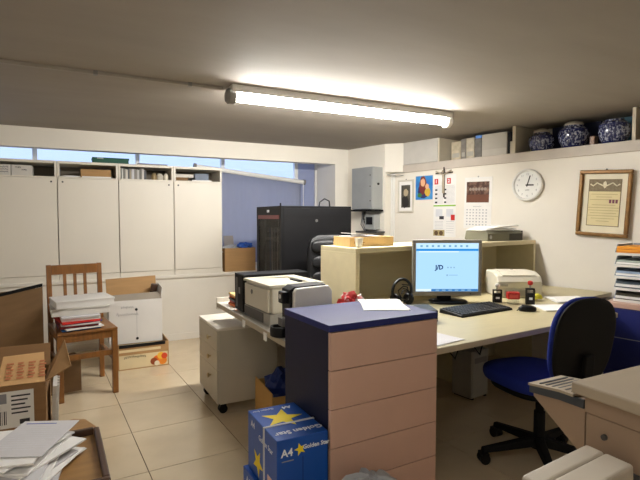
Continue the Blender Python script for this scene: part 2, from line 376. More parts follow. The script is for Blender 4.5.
t = thing('cardboard_box', 'open cardboard box stuffed with blue and white plastic on the sill', 'box', (1.77, 5.58, .7205))
for args in ((-.185, .185, -.13, -.125, 0, .27), (-.185, .185, .125, .13, 0, .27), (-.185, -.18, -.1245, .1245, 0, .27), (.18, .185, -.1245, .1245, 0, .27)):
    B(*args).build('side', card, t)
B(-.179, .179, -.124, .124, 0, .006).build('bottom', card, t)
o = tag(MB().blob((.165, .105, .06), (0, 0, 0), .5, 3).build('plastic_wrap', bagm, smooth=False), 'crumpled white plastic wrap filling the open box on the sill', 'wrap'); o.location = (1.74, 5.58, .96)
o = tag(MB().blob((.08, .06, .035), (0, 0, 0), .6, 5).build('blue_bag', mat('blue_film', (40, 92, 190), .4)), 'crumpled blue bag on top of the box on the sill', 'bag'); o.location = (1.84, 5.5, 1.02)
o = tag(B(-.06, .06, -.003, .003, 0, .13).build('grey_card', mat('grey_card', (150, 144, 142), .7)), 'small grey card standing up out of the open sill box', 'card'); o.location = (1.69, 5.63, 1.0); o.rotation_euler = (R(-12), 0, R(5))

# ------------------------------------------------------------------ server rack
t = thing('server_rack', 'tall black server rack with smoked glass door and red strip', 'rack', (1.76, 4.2, 0))
RW, RD, RH = .76, .66, 1.455
B(.02, RW, 0, RD, .04, RH).build('body', rackm, t, bevel=.004) if False else None
B(.025, RW, 0, .012, .04, RH-.02).build('side_panel', rackm, t, bevel=.003)
B(.025, RW, RD-.012, RD, .04, RH-.02).build('side_panel', rackm, t, bevel=.003)
B(RW-.012, RW, .0125, RD-.0125, .04, RH-.02).build('back_panel', rackm, t)
B(.0, RW, 0, RD, RH-.0195, RH).build('top_panel', rackm, t, bevel=.003)
B(.0, RW, 0, RD, .0, .0395).build('plinth', rackm, t)
for y0 in (0.0, RD-.055): B(.0, .024, y0, y0+.055, .04, RH-.02).build('door_stile', rackm, t)
B(.0, .024, .056, RD-.056, RH-.085, RH-.02).build('door_rail', rackm, t); B(.0, .024, .056, RD-.056, .04, .12).build('door_rail', rackm, t)
B(-.003, -.0002, .05, RD-.05, RH-.125, RH-.086).build('red_strip', mat('red_strip', (104, 22, 26), .4), t)
B(-.002, -.0002, .30, .36, RH-.06, RH-.035).build('badge', whitepr, t)
B(.006, .012, .056, RD-.056, .12, RH-.126).build('glass_door', smoke, t)
B(.05, .06, .09, .12, .12, RH-.13).build('mount_rail', metal, t); B(.05, .06, RD-.12, RD-.09, .12, RH-.13).build('mount_rail', metal, t)
for k, (z, h, mm) in enumerate([(1.2, .044, darkgrey), (1.1, .044, midgrey), (.9, .09, darkgrey), (.55, .18, blackm), (.3, .13, darkgrey)]):
    B(.062, .45, .11, RD-.11, z, z+h).build('rack_unit', mm, t, bevel=.002)
for k in range(4):
    y0 = .2+.07*k; pts = [(.05+.012*math.sin(3*u+k), y0+.05*math.sin(u*2.4+k), 1.24-.95*u) for u in [i/10 for i in range(11)]]
    MB().tube(pts, .006).build('patch_cable', [whitep, inkg, whitep, bluep][k], t, smooth=True)
MB().cyl((.37, -.006, RH-.14), (.37, 0, RH-.14), .014, n=14).build('lock', metal, t)
B(.032, RW-.01, -.004, -.0003, RH-.10, RH-.096).build('seam', black2, t)
MB().tube([(.55, .3, RH), (.56, .3, RH+.05), (.61, .29, RH+.085), (.66, .28, RH+.06), (.665, .28, RH+.005)], .007).build('cable_loop', blackm, t, smooth=True)
MB().cyl((.12, .3, RH), (.12, .3, RH+.035), .008, n=10).build('antenna_stub', blackm, t)

# ------------------------------------------------------------------ black leather chair behind the counter
t = thing('leather_chair', 'black leather chair between server rack and cream counter', 'chair', (2.05, 3.66, 0), R(165))
MB().pad(.5, .5, .10, 3.5).build('seat', leath, t, smooth=True, loc=(0, 0, .44))
MB().pad(.42, .66, .09, 4.0, crown=.02).build('backrest', leath, t, smooth=True, loc=(0, -.20, .87), rot=(R(98), 0, 0))
for k in range(4): MB().pad(.36, .13, .03, 3.0, crown=.012).xf(Matrix.Scale(-1, 4, (0, 0, 1))).build('back_cushion', leath, t, smooth=True, loc=(0, -.17-.0197*k, .66+.14*k), rot=(R(98), 0, 0))
for sx in (-1, 1):
    MB().tube([(sx*.25, .12, .47), (sx*.29, .14, .66), (sx*.28, -.02, .69), (sx*.26, -.2, .68)], .02).build('armrest', blackm, t, smooth=True)
MB().cyl((0, 0, .08), (0, 0, .44), .03).build('column', blackm, t)
for k in range(5):
    a = R(72*k+10); l = MB().hexa([(.02, -.025, .06), (.29, -.018, .05), (.29, .018, .05), (.02, .025, .06), (.02, -.02, .11), (.29, -.014, .075), (.29, .014, .075), (.02, .02, .11)]).build('base_leg', blackm, t, rot=(0, 0, a))
    MB().cyl((.28, -.02, .026), (.28, .02, .026), .026, n=14).build('caster', black2, l)

# ------------------------------------------------------------------ electrical boxes on the right wall
def wthing(name, label, cat, s, o, z, group=None): return thing(name, label, cat, wp(s, o, z), WROT, group)
t = wthing('electric_cabinet', 'grey metal electrical cabinet hung high beside the window pier', 'cabinet', -.57, .121, 1.44)
B(0, .35, -.165, 0, 0, .50).build('body', greybox, t, bevel=.004)
d = B(.004, .346, -.182, -.166, .004, .496).build('door', mat('electric_door', (142, 144, 144), .5), t, bevel=.004)
for z in (.1, .27, .40): MB().cyl((.325, -.187, z), (.325, -.183, z), .008, n=10).build('screw', darkgrey, d)
MB().cyl((.351, -.08, .30), (.362, -.08, .30), .014, n=12).build('knob', blackm, t)
B(-.01, .37, -.2, -.01, -.022, -.002).build('bottom_tray', blackm, t)
t = wthing('electric_meter', 'small electric meter below the grey electrical cabinet', 'meter', -.42, .121, 1.16)
B(0, .16, -.1, 0, .04, .22).build('housing', greybox, t, bevel=.006); B(.025, .13, -.104, -.1002, .1, .19).build('display_window', blackm, t)
B(-.12, .24, -.14, 0, 0, .02).build('bracket', darkgrey, t)
for k in range(4):
    x0 = -.10+.022*k; MB().tube([(x0, -.05, .262), (x0+.01, -.06-.01*k, .18), (x0-.02+.015*k, -.05, .1), (x0+.03, -.04, .022)], .006).build('wire', [midgrey, inkg, blackm, midgrey][k], t, smooth=True)
for k, s in enumerate((-.17, -.135)):
    o = tag(MB().cyl((0, 0, 0), (0, 0, 1.86), .014, n=12).build('wall_pipe', whitep, smooth=True), ['white wall pipe running down the corner by the electrical cabinet', 'white wall pipe between the corner pipe and the small framed portrait'][k], 'pipe'); o.location = wp(s, .017, .001)
t = wthing('wall_bracket', 'thin metal wire bracket below the boxed ceiling corner', 'bracket', -.12, .02, 1.868)
MB().tube([(-.03, -.10, -.02), (.06, -.06, -.01), (.16, -.012, -.004)], .004).build('wire', metal, t); MB().tube([(-.03, -.10, -.025), (.05, -.03, -.04), (.14, -.012, -.035)], .004).build('wire', metal, t)

# ------------------------------------------------------------------ pictures, calendars, crucifix, clock, certificate
def wtext(body, size, m, t, x, z, y=-.0045, **k): return text('lettering', body, size, m, t, (x, y, z), FRONT, **k)
def frame(t, w_, h, fw, d, m):
    for args in ((0, w_, 0, fw), (0, w_, h-fw, h)): MB().box(args[0], args[1], -d, 0, args[2], args[3]).build('frame_rail', m, t, bevel=.003)
    for args in ((0, fw), (w_-fw, w_)): MB().box(args[0], args[1], -d, 0, fw+.0003, h-fw-.0003).build('frame_rail', m, t, bevel=.003)
t = wthing('framed_portrait', 'small framed dark portrait with white mount on the wall', 'picture', -.075, .002, 1.405)
frame(t, .235, .375, .018, .018, mat('frame_white', (206, 200, 188), .5))
B(.0185, .2165, -.008, 0, .0185, .3565).build('mount', paper, t)
B(.05, .185, -.0095, -.0082, .055, .315).build('print', mat('portrait_dark', (58, 56, 50), .7, col2=(84, 80, 70), vscale=14), t)
MB().blob((.034, .0012, .045), (.122, -.0105, .225), .2, 1).build('figure', mat('portrait_pale', (176, 160, 132), .7), t)
MB().blob((.05, .0012, .07), (.112, -.0105, .125), .3, 2).build('figure', mat('portrait_coat', (36, 34, 32), .7), t)
MB().cyl((.118, -.004, .378), (.118, -.004, .385), .006, n=8).build('nail', darkgrey, t)

t = wthing('colour_print', 'bright blue print of a woman holding a child, pinned up', 'print', .185, .002, 1.545)
B(0, .24, -.002, 0, 0, .265).build('sheet', mat('print_blue', (36, 110, 190), .6, col2=(70, 150, 210), vscale=9), t)
for r_, c_, cl in (((.075, .001, .085), (.11, -.003, .095), (44, 44, 96)), ((.05, .001, .10), (.105, -.0042, .16), (120, 48, 40)), ((.032, .001, .045), (.105, -.0054, .19), (222, 170, 130)), ((.04, .001, .05), (.17, -.0044, .085), (206, 170, 60)), ((.025, .001, .03), (.165, -.0056, .145), (224, 172, 132)), ((.03, .001, .025), (.06, -.0044, .05), (60, 120, 60))):
    MB().blob(r_, c_, .15, sum(cl)).build('painted_shape', mat('pr_%d_%d' % (cl[0], cl[1]), cl, .6), t)

t = wthing('wall_planner', 'long printed wall planner with red numerals and green band', 'calendar', .44, .002, 1.135)
B(0, .29, -.002, 0, 0, .67).build('sheet', paper, t)
B(.0, .29, -.003, -.0021, .33, .345).build('green_band', mat('green_band', (140, 190, 60), .6), t)
wtext('1', .05, whitepr, t, .035, .60, y=-.0044, bold=.002); wtext('2', .05, whitepr, t, .20, .60, y=-.0044, bold=.002)
for x in (.035, .20): B(x-.024, x+.024, -.003, -.0021, .57, .63).build('red_square', redp, t)
for k in range(16):
    z = .55-.0125*k
    if z > .355: B(.012, .13, -.0026, -.0021, z, z+.003).build('text_line', mat('ink_faint', (176, 176, 182), .8), t); B(.16, .275, -.0026, -.0021, z, z+.003).build('text_line', mat('ink_faint', (176, 176, 182), .8), t)
for k in range(4): B(.02, .05, -.0028, -.0021, .50-.045*k, .518-.045*k).build('text_block', ink, t); B(.14, .168, -.0028, -.0021, .50-.045*k, .518-.045*k).build('text_block', ink, t)
for k in range(2): B(.03+.14*k, .12+.14*k, -.0028, -.0021, .22, .30).build('pale_panel', mat('pale_panel', (214, 216, 220), .7), t)
B(.08, .14, -.0032, -.0029, .19, .225).build('photo_patch', ink, t); B(.23, .28, -.0032, -.0029, .18, .24).build('photo_patch', redp, t)
for k in range(6): B(.02, .13, -.0026, -.0021, .165-.015*k, .168-.015*k).build('text_line', mat('ink_faint', (176, 176, 182), .8), t); B(.17, .27, -.0026, -.0021, .165-.024*k, .168-.024*k).build('text_line', mat('ink_faint', (176, 176, 182), .8), t)
B(0, .15, -.0025, -.0021, .01, .075).build('photo_patch', mat('photo_warm', (176, 160, 110), .7), t)
for x in (.04, .105): MB().cyl((x, -.0036, .04), (x, -.0026, .04), .026, n=14).build('photo_patch', mat('photo_brown', (96, 74, 48), .7), t)

t = wthing('crucifix', 'metal crucifix with pale figure hanging over the printed planner', 'crucifix', .585, .003, 1.56)
cm = mat('crucifix_wood', (74, 66, 58), .5); fm = mat('crucifix_figure', (176, 162, 140), .45)
B(-.008, .008, -.018, -.008, .0, .325).build('upright', cm, t); B(-.11, .11, -.0185, -.008, .255, .271).build('crossbar', cm, t)
MB().tube([(0, -.028, .25), (.004, -.03, .20), (0, -.03, .15), (.005, -.034, .10), (0, -.026, .045)], .013).blob((.012, .012, .016), (-.004, -.032, .275), .05, 1, 2).tube([(-.10, -.024, .285), (-.05, -.028, .265), (0, -.028, .24), (.05, -.028, .265), (.10, -.024, .285)], .007).build('figure', fm, t, smooth=True)

t = wthing('photo_calendar', 'white wall calendar with a brown photograph above its month grid', 'calendar', .83, .002, 1.235); t.rotation_euler = (0, R(1.2), WROT)
B(0, .315, -.004, 0, 0, .52).build('sheet', paper, t)
B(.025, .285, -.0048, -.0042, .265, .475).build('photo', mat('cal_photo', (70, 44, 34), .6, col2=(150, 120, 100), vscale=22, thr=(.45, .75)), t)
B(.025, .285, -.0052, -.0049, .265, .345).build('photo_bench', mat('cal_bench', (104, 62, 44), .6), t)
for k in range(6): MB().cyl((.07+.034*k, -.0054, .40), (.07+.034*k, -.0049, .40), .016, n=12).build('photo_figure', mat('cal_fig', (150, 136, 124), .6), t)
scribble(t, .11, .20, .225, .012, inkg, -.0046, 7, 'month_name', lw=.0015)
for r_ in range(6):
    for c_ in range(7): B(.03+.037*c_, .046+.037*c_, -.0047, -.0042, .185-.03*r_, .197-.03*r_).build('day_number', mat('ink_faint', (176, 176, 182), .8), t)
MB().cyl((.157, -.006, .525), (.157, -.001, .525), .008, n=10).build('nail', metal, t)

t = wthing('wall_clock', 'round white wall clock reading a few minutes past three', 'clock', 1.525, .002, 1.645)
ry = Matrix.Rotation(R(90), 4, 'X')
MB().lathe([(.10, 0), (.142, .002), (.147, .015), (.145, .034), (.136, .040), (.126, .036), (.124, .020), (.02, .019)], 48).xf(ry).build('rim', whitep, t, smooth=True)
MB().lathe([(.01, .0195), (.1235, .0195), (.1235, .0205), (.01, .0207)], 40).xf(ry).build('dial', mat('dial', (226, 226, 222), .5), t)
for k in range(12):
    a = R(30*k); wtext(str(12 if k == 0 else k), .026, inkg, t, .098*math.sin(a), .098*math.cos(a), y=-.0214)
for ang, ln, wd_ in ((92, .062, .006), (18, .09, .0045)):
    a = R(ang); MB().box(-wd_, wd_, -.0245, -.0228, -.015, ln).xf(Matrix.Rotation(a, 4, 'Y')).build('hand', blackm, t)
MB().cyl((0, -.026, 0), (0, -.0215, 0), .007, n=12).build('hub', blackm, t)
B(-.02, .02, -.0216, -.0209, -.048, -.044).build('maker_mark', ink, t)

t = wthing('framed_certificate', 'tilted gold framed certificate with ornate header on the wall', 'certificate', 1.965, .004, 1.20); t.rotation_euler = (0, R(3.0), WROT)
gold = mat('gold_frame', (128, 92, 46), .4, .35, var=.2, vscale=30)
FW_, FH_ = .40, .545
for x0, x1, z0, z1 in ((0, FW_, 0, .03), (0, FW_, FH_-.03, FH_), (0, .03, .0303, FH_-.0303), (FW_-.03, FW_, .0303, FH_-.0303)):
    B(x0, x1, -.034, 0, z0, z1).build('frame_rail', gold, t, bevel=.007)
B(.0305, FW_-.0305, -.010, 0, .0305, FH_-.0305).build('mount', mat('cream_mount', (228, 220, 196), .7), t)
x0, x1, z0, z1 = .075, FW_-.075, .085, FH_-.075
B(x0, x1, -.0115, -.0102, z0, z1).build('border', mat('cert_border', (120, 104, 76), .7), t)
B(x0+.006, x1-.006, -.0125, -.0117, z0+.006, z1-.1).build('certificate_sheet', mat('cert_paper', (222, 208, 160), .7), t)
B(x0+.006, x1-.006, -.0125, -.0117, z1-.095, z1-.006).build('header_panel', mat('cert_head', (136, 122, 96), .7, col2=(116, 102, 78), vscale=60), t)
hw = mat('cert_orn', (220, 210, 184), .7); mx = (x0+x1)/2
for s in (-1, 1):
    MB().tube([(mx, -.0128, z1-.06), (mx+s*.03, -.0128, z1-.045), (mx+s*.06, -.0128, z1-.03), (mx+s*.09, -.0128, z1-.055), (mx+s*.112, -.0128, z1-.04)], .006, 6).build('ornament', hw, t)
MB().blob((.014, .0015, .028), (mx, -.0132, z1-.045), .2, 2).build('ornament', hw, t)
for k in range(11):
    z = z1-.125-.022*k; ww = [.10, .06, .11, .08, .09, .115, .115, .10, .115, .09, .05][k]
    if k != 3: B(mx-ww, mx+ww, -.0130, -.0126, z, z+.004).build('text_line', mat('cert_ink', (176, 158, 116), .7), t)
for k in range(3): B(x1-.085+.024*k, x1-.068+.024*k, -.0134, -.0126, z1-.195, z1-.165).build('stamp_mark', mat('stamp_mauve', (122, 66, 84), .7), t)
MB().cyl((FW_/2, -.006, FH_+.004), (FW_/2, -.001, FH_+.004), .008, n=10).build('hanger', darkgrey, t)

# ------------------------------------------------------------------ things in the high niche
NZ = 1.9535
def nbox(name, label, cat, s0, s1, o0, o1, h, m, lean=0., group=None):
    t = tag(B(-(s1-s0)/2, (s1-s0)/2, -(o1-o0)/2, (o1-o0)/2, 0, h).build(name, m, bevel=.002), label, cat, group)
    t.location = wp((s0+s1)/2, (o0+o1)/2, NZ); t.rotation_euler = (0, lean, WROT); return t
nl = ['beige box file at the closed end of the high wall shelf', 'narrow mottled file beside the beige box file', 'cream file with a small printed mark on the high shelf', 'dark mottled file beside the wide white case']
for k, (s0, s1, h, cc) in enumerate([(.62, .735, .195, (190, 178, 152)), (.74, .80, .215, (132, 126, 118)), (.805, .90, .215, (188, 178, 158)), (.905, .985, .20, (116, 112, 106))]):
    o = nbox('box_file', nl[k], 'file', s0, s1, -.26, -.06, h, mat('niche_file_%d' % k, cc, .7, var=.2, vscale=18), group='files on the high wall shelf')
    if k != 3: B(-(s1-s0)/2+.012, (s1-s0)/2-.012, -.1018, -.1004, .03, .075).build('label_sticker', mat('file_sticker', (170, 166, 156), .7), o)
o = nbox('blue_packet', 'small bright blue packet lying over the dark file', 'packet', .90, .97, -.24, -.08, .03, mat('bright_blue', (110, 160, 236), .5)); o.location.z = NZ+.2025
t = wthing('white_case', 'wide white case standing in the high wall shelf', 'case', .995, -.05, NZ)
B(0, .275, -.0, .2, 0, .225).build('body', mat('case_white', (196, 190, 178), .6), t, bevel=.004); B(.008, .267, -.004, -.0005, .07, .215).build('flap', mat('case_flap', (184, 178, 166), .6), t, bevel=.001)
nbox('black_binder', 'thin black binder between the white case and shelf divider', 'binder', 1.278, 1.312, -.26, -.05, .215, blackm)
nbox('cream_file', 'short cream file against the shelf divider', 'file', 1.316, 1.352, -.22, -.03, .12, mat('niche_cream', (196, 186, 164), .7))
vm = mat('porcelain', (26, 34, 80), .25, col2=(168, 172, 188), vscale=55, thr=(.5, .6), coat=.5)
vb = mat('porcelain_band', (30, 38, 92), .25)
def vase(s, o_, r_, h, label, lid):
    t = thing('porcelain_jar', label, 'vase', wp(s, o_, NZ), 0, 'blue and white porcelain jars')
    MB().lathe([(.62*r_, 0), (.72*r_, .06*h), (.93*r_, .32*h), (r_, .58*h), (.95*r_, .78*h), (.72*r_, .92*h), (.62*r_, .95*h), (.62*r_, h), (.5*r_, h)], 32).build('body', vm, t, smooth=True)
    MB().lathe([(.955*r_, .76*h), (.965*r_, .77*h), (.955*r_, .80*h), (.93*r_, .81*h)], 32).build('neck_band', vb, t, smooth=True)
    MB().lathe([(.66*r_, .035*h), (.74*r_, .05*h), (.78*r_, .10*h), (.74*r_, .11*h)], 32).build('foot_band', vb, t, smooth=True)
    if lid: MB().lathe([(.62*r_, h+.0005), (.64*r_, h+.012), (.5*r_, h+.03), (.2*r_, h+.04)], 24).build('lid', mat('jar_lid', (168, 160, 146), .5), t, smooth=True)
vase(1.57, -.135, .115, .175, 'blue and white porcelain jar with pale lid beside the shelf divider', True)
vase(1.86, -.135, .125, .20, 'blue and white porcelain jar standing between two other jars', True)
vase(2.19, -.13, .12, .20, 'blue and white porcelain jar in front of a teal box', False)
nbox('navy_box', 'long dark navy box lying behind the porcelain jars', 'box', 1.60, 2.03, -.40, -.275, .235, mat('navy_card', (24, 32, 62), .7))
nbox('teal_box', 'teal box standing behind the porcelain jar', 'box', 2.18, 2.31, -.40, -.262, .236, mat('teal_card', (44, 92, 110), .6))
nbox('wooden_figure', 'small brown wooden block between two porcelain jars', 'block', 2.0, 2.04, -.2, -.12, .09, woodc)
nbox('tan_box', 'tan cardboard box in the high shelf past the divider', 'box', 2.41, 2.9, -.38, -.1, .2, cardd)

# ------------------------------------------------------------------ desk, return, counter
DZ = .74
ctr_a = Vector((1.71, 2.79)); ctr_b = Vector((3.78, 3.03)); cdir = (ctr_b-ctr_a).normalized(); CROT = math.atan2(cdir.y, cdir.x); CL = (ctr_b-ctr_a).length-.01
cnrm = Vector((-cdir.y, cdir.x))
t = thing('desk', 'wide maple desk holding the monitor and keyboard', 'desk')
poly = [(1.50, 1.74), (3.10, 1.871), (3.43, 2.32), (3.90, 2.40), (3.76, 3.0), (1.52, 2.745)]
MB().prism(poly, DZ-.028, DZ).build('top', deskm, t, bevel=.002)
MB().prism([(1.50, 1.735), (3.10, 1.866), (3.10, 1.8705), (1.50, 1.7395)], DZ-.03, DZ-.001).build('edge_band', edgem, t)
MB().prism([(1.56, 1.83), (1.585, 1.83), (1.585, 2.6), (1.56, 2.6)], 0, DZ-.0285).build('leg_panel', cabm, t)
MB().prism([(3.33, 2.3), (3.355, 2.3), (3.43, 2.75), (3.405, 2.75)], 0, DZ-.0285).build('leg_panel', cabm, t)
MB().prism([(1.6, 2.62), (3.4, 2.83), (3.4, 2.848), (1.6, 2.638)], .42, DZ-.0285).build('modesty_panel', mat('dark_panel', (96, 84, 66), .6), t)
t = thing('desk_return', 'narrow pale desk return carrying the printer and black case', 'desk')
B(.935, 1.494, 2.16, 3.42, DZ-.03, DZ).build('top', retm, t, bevel=.003)
B(.9305, .9345, 2.16, 3.42, DZ-.03, DZ-.001).build('edge_band', edgem, t)
B(.935, 1.494, 3.4205, 3.44, DZ-.05, DZ+.03).build('end_lip', cabm, t)
B(1.33, 1.45, 3.36, 3.385, 0, DZ-.0305).build('leg_panel', cabm, t); B(1.44, 1.462, 2.3, 3.355, .1, DZ-.0305).build('back_panel', mat('dark_panel', (96, 84, 66), .6), t)
for y in (2.42, 2.78): B(.926, .9302, y, y+.045, DZ-.055, DZ-.012).build('paper_tag', paper, t)

t = thing('reception_counter', 'cream reception counter with an open recess behind the monitor', 'counter', (ctr_a.x, ctr_a.y, 0), CROT)
CD = .42
B(0, CL, 0, CD, 1.105, 1.14).build('top', creamm, t, bevel=.003)
B(.0, .035, .0, CD, 0, 1.1045).build('end_panel', creamm, t, bevel=.002); B(CL-.03, CL, .0, CD, 0, 1.1045).build('end_panel', creamm, t, bevel=.002)
B(.0355, CL-.0305, CD-.03, CD-.005, 0, 1.1045).build('back_panel', creamm, t)
B(1.06, 1.085, .02, CD-.031, 0, 1.1045).build('divider', creamm, t)
B(.0355, 1.0595, .02, CD-.031, .70, .72).build('shelf', creamm, t); B(1.0855, CL-.0305, .02, CD-.031, .70, .72).build('shelf', creamm, t)

# ------------------------------------------------------------------ drawer pedestal under the return
t = thing('drawer_pedestal', 'beige drawer pedestal on black castors beside desk return', 'pedestal', (.87, 3.20, 0))
PW, PD = .44, .50
B(.018, PW, 0, PD, .075, .58).build('body', pedm, t, bevel=.002); B(.0, PW, -.002, PD+.002, .5805, .60).build('top', cabm, t, bevel=.003)
for k, (z0, z1) in enumerate([(.445, .578), (.31, .441), (.08, .306)]):
    d = B(0, .0175, .003, PD-.003, z0, z1).build('drawer', pedm, t, bevel=.002)
    zc = z1-.065
    MB().lathe([(.004, 0), (.006, .012), (.016, .018), (.017, .026), (.008, .03)], 16).xf(Matrix.Translation((0, .16, zc)) @ Matrix.Rotation(R(-90), 4, 'Y')).build('knob', chrome, d, smooth=True)
for x in (.05, PW-.05):
    for y in (.05, PD-.05):
        MB().cyl((x, y-.02, .03), (x, y+.02, .03), .03, n=16).box(x-.02, x+.02, y-.026, y+.026, .05, .0745).build('caster', black2, t)

# ------------------------------------------------------------------ navy and pink drawer chest
a = Vector((.915, 1.69)); b = Vector((1.488, 1.712)); UROT = math.atan2(b.y-a.y, b.x-a.x); UL = (b-a).length
t = thing('drawer_chest', 'tall drawer chest with navy top and dusty pink fronts', 'chest', (a.x, a.y, 0), UROT)
UD, UH = .42, .917
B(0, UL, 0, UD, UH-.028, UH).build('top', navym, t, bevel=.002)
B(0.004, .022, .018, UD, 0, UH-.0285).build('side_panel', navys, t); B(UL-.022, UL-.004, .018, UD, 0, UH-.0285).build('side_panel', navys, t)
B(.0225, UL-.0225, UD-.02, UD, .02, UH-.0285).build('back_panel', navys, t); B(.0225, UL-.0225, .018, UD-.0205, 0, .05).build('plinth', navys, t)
zs = [UH-.0295, .731, .572, .412, .252, .03]
for k in range(5):
    B(.004, UL-.004, -.002, .0175, zs[k+1]+.0015, zs[k]-.0015).build('drawer', pinkm, t, bevel=.0015)
t = thing('paper_sheet', 'white printed sheets lying on the navy chest top', 'paper', (1.37, 1.98, UH+.0006), R(-28))
B(-.105, .105, -.148, .148, 0, .0012).build('sheet', paper, t); B(-.105, .105, -.148, .148, .0014, .0026).build('sheet', paper, t, rot=(0, 0, R(4)))

# ------------------------------------------------------------------ paper boxes
def star(n=5, r0=.1, r1=.04, ph=0.): return [((r0 if i % 2 == 0 else r1)*math.sin(math.pi*i/n+ph), (r0 if i % 2 == 0 else r1)*math.cos(math.pi*i/n+ph)) for i in range(2*n)]
def paper_box(label, loc, rot, full):
    t = thing('paper_box', label, 'box', loc, rot, 'copy paper boxes'); w_, d, h = .22, .335, .248
    B(0, w_, 0, d, 0, h).build('body', boxblue, t, bevel=.003)
    B(.003, w_-.003, -.0012, -.0002, h-.05, h-.0485).build('lid_seam', navys, t) if False else None
    def st(name, M, r0=.06): return MB().prism(star(5, r0, r0*.42), 0, .0006).xf(M).build(name, yellow, t)
    # side facing -X
    st('star_print', Matrix.Translation((-.0003, .21, .07)) @ Matrix.Rotation(R(-90), 4, 'Y') @ Matrix.Rotation(R(100), 4, 'Z'), .06)
    text('lettering', 'Golden Star', .032, whitepr, t, (-.0006, .12, .185), LEFT); text('lettering', 'A4', .04, whitepr, t, (-.0006, .27, .21), LEFT)
    B(-.0008, -.0002, .02, .10, .035, .075).build('label_sticker', mat('ream_sticker', (220, 190, 180), .7), t)
    # front facing -Y
    text('lettering', 'A4', .042, whitepr, t, (.042, -.0006, h-.055), FRONT, bold=.001)
    st('star_print', Matrix.Translation((.098, -.0003, h-.05)) @ Matrix.Rotation(R(90), 4, 'X') @ Matrix.Rotation(R(15), 4, 'Z'), .026)
    text('lettering', 'Golden Star', .024, whitepr, t, (.168, -.0006, h-.045), FRONT, bold=.0006); B(.02, .07, -.0008, -.0002, h-.088, h-.084).build('print_line', inkg, t)
    text('lettering', 'Golden Star', .022, whitepr, t, (.07, -.0006, .045), FRONT); text('lettering', 'A4', .04, whitepr, t, (.145, -.0006, .04), FRONT, bold=.001); B(.17, .21, -.0008, -.0002, .043, .047).build('print_line', inkg, t)
    B(.1085, .1105, -.0007, -.0002, .0, h-.08).build('carton_seam', navys, t)
    if full:
        st('star_print', Matrix.Translation((.105, .195, h+.0003)) @ Matrix.Rotation(R(-20), 4, 'Z'), .092)
        text('lettering', 'Golden Star', .042, whitepr, t, (.118, .055, h+.0008), (0, 0, R(180)), bold=.001)
        text('lettering', 'A4', .036, whitepr, t, (.165, .292, h+.0008), (0, 0, R(180)), bold=.001); text('lettering', 'Golden Star', .02, whitepr, t, (.06, .305, h+.0008), (0, 0, R(180)))
        sm = mat('strap_white', (206, 206, 206), .5)
        m = B(-.003, w_+.003, .128, .139, h+.0002, h+.003); m.box(-.004, -.0002, .128, .139, 0, h+.003); m.box(w_+.0002, w_+.004, .128, .139, 0, h+.003)
        m.build('strap', sm, t)
        B(-.006, -.0042, .055, .066, -.01, h+.001).build('strap_tail', sm, t, rot=(R(-2), 0, 0)) if False else None
    return t
paper_box('blue copy paper box with a yellow star, underneath its twin', (.672, 1.70, .0), R(1), False)
paper_box('blue strapped copy paper box with yellow star, on top of its twin', (.685, 1.685, .2495), R(0), True)

# ------------------------------------------------------------------ things on the return
t = thing('folder_stack', 'sloppy stack of orange and red folders on the desk return', 'folders', (1.075, 3.24, DZ))
for k in range(5):
    B(-.09, .10, -.105, .07, .017*k, .017*k+.015).build('folder', [orange, redp, blackm, orange, mat('cream_folder', (226, 190, 130), .7)][k], t, bevel=.002, rot=(0, 0, R([0, 5, -4, 7, -3][k])), loc=(.012*(k % 2), 0, 0))
t = thing('black_case', 'black upright computer case behind the beige printer', 'computer', (.965, 2.93, DZ))
B(.012, .46, 0, .165, .008, .245).build('body', blackm, t, bevel=.004); B(0, .0115, .0, .165, .008, .245).build('front_panel', black2, t, bevel=.004)
B(-.0015, -.0002, .10, .14, .03, .22).build('grille', darkgrey, t); B(-.002, -.0002, .05, .08, .12, .16).build('button_panel', midgrey, t)
for x in (.04, .40): B(x, x+.03, .01, .155, 0, .0075).build('foot', black2, t)
t = thing('laser_printer', 'beige laser printer with dark lower tray on the desk return', 'printer', (.975, 2.50, DZ), R(2)); t.scale = (.93, 1, 1)
B(.018, .37, 0, .40, .07, .215).build('body', printm, t, bevel=.01, seg=3)
B(.004, .37, .003, .397, .0, .0695).build('base', printg, t, bevel=.004)
B(-.002, .0035, .09, .385, .008, .064).build('paper_tray', printd, t, bevel=.002)
B(0, .0175, .02, .38, .075, .205).build('front_door', printm, t, bevel=.004)
MB().lathe([(.004, 0), (.014, .001), (.014, .003), (.004, .004)], 14).xf(Matrix.Translation((0, .26, .165)) @ Matrix.Rotation(R(-90), 4, 'Y')).build('badge', midgrey, t)
m = B(.0, .375, -.002, .05, .2155, .232); m.box(.0, .375, .35, .402, .2155, .232); m.box(.0, .09, .0505, .3495, .2155, .232); m.box(.30, .375, .0505, .3495, .2155, .232); m.build('top_cover', printm, t, bevel=.003)
MB().hexa([(.0905, .052, .216), (.2995, .052, .2165), (.2995, .348, .2165), (.0905, .348, .216), (.0905, .052, .230), (.2995, .052, .2185), (.2995, .348, .2185), (.0905, .348, .230)]).build('output_slope', printm, t)
B(.27, .299, .14, .26, .219, .229).build('output_slot', blackm, t)
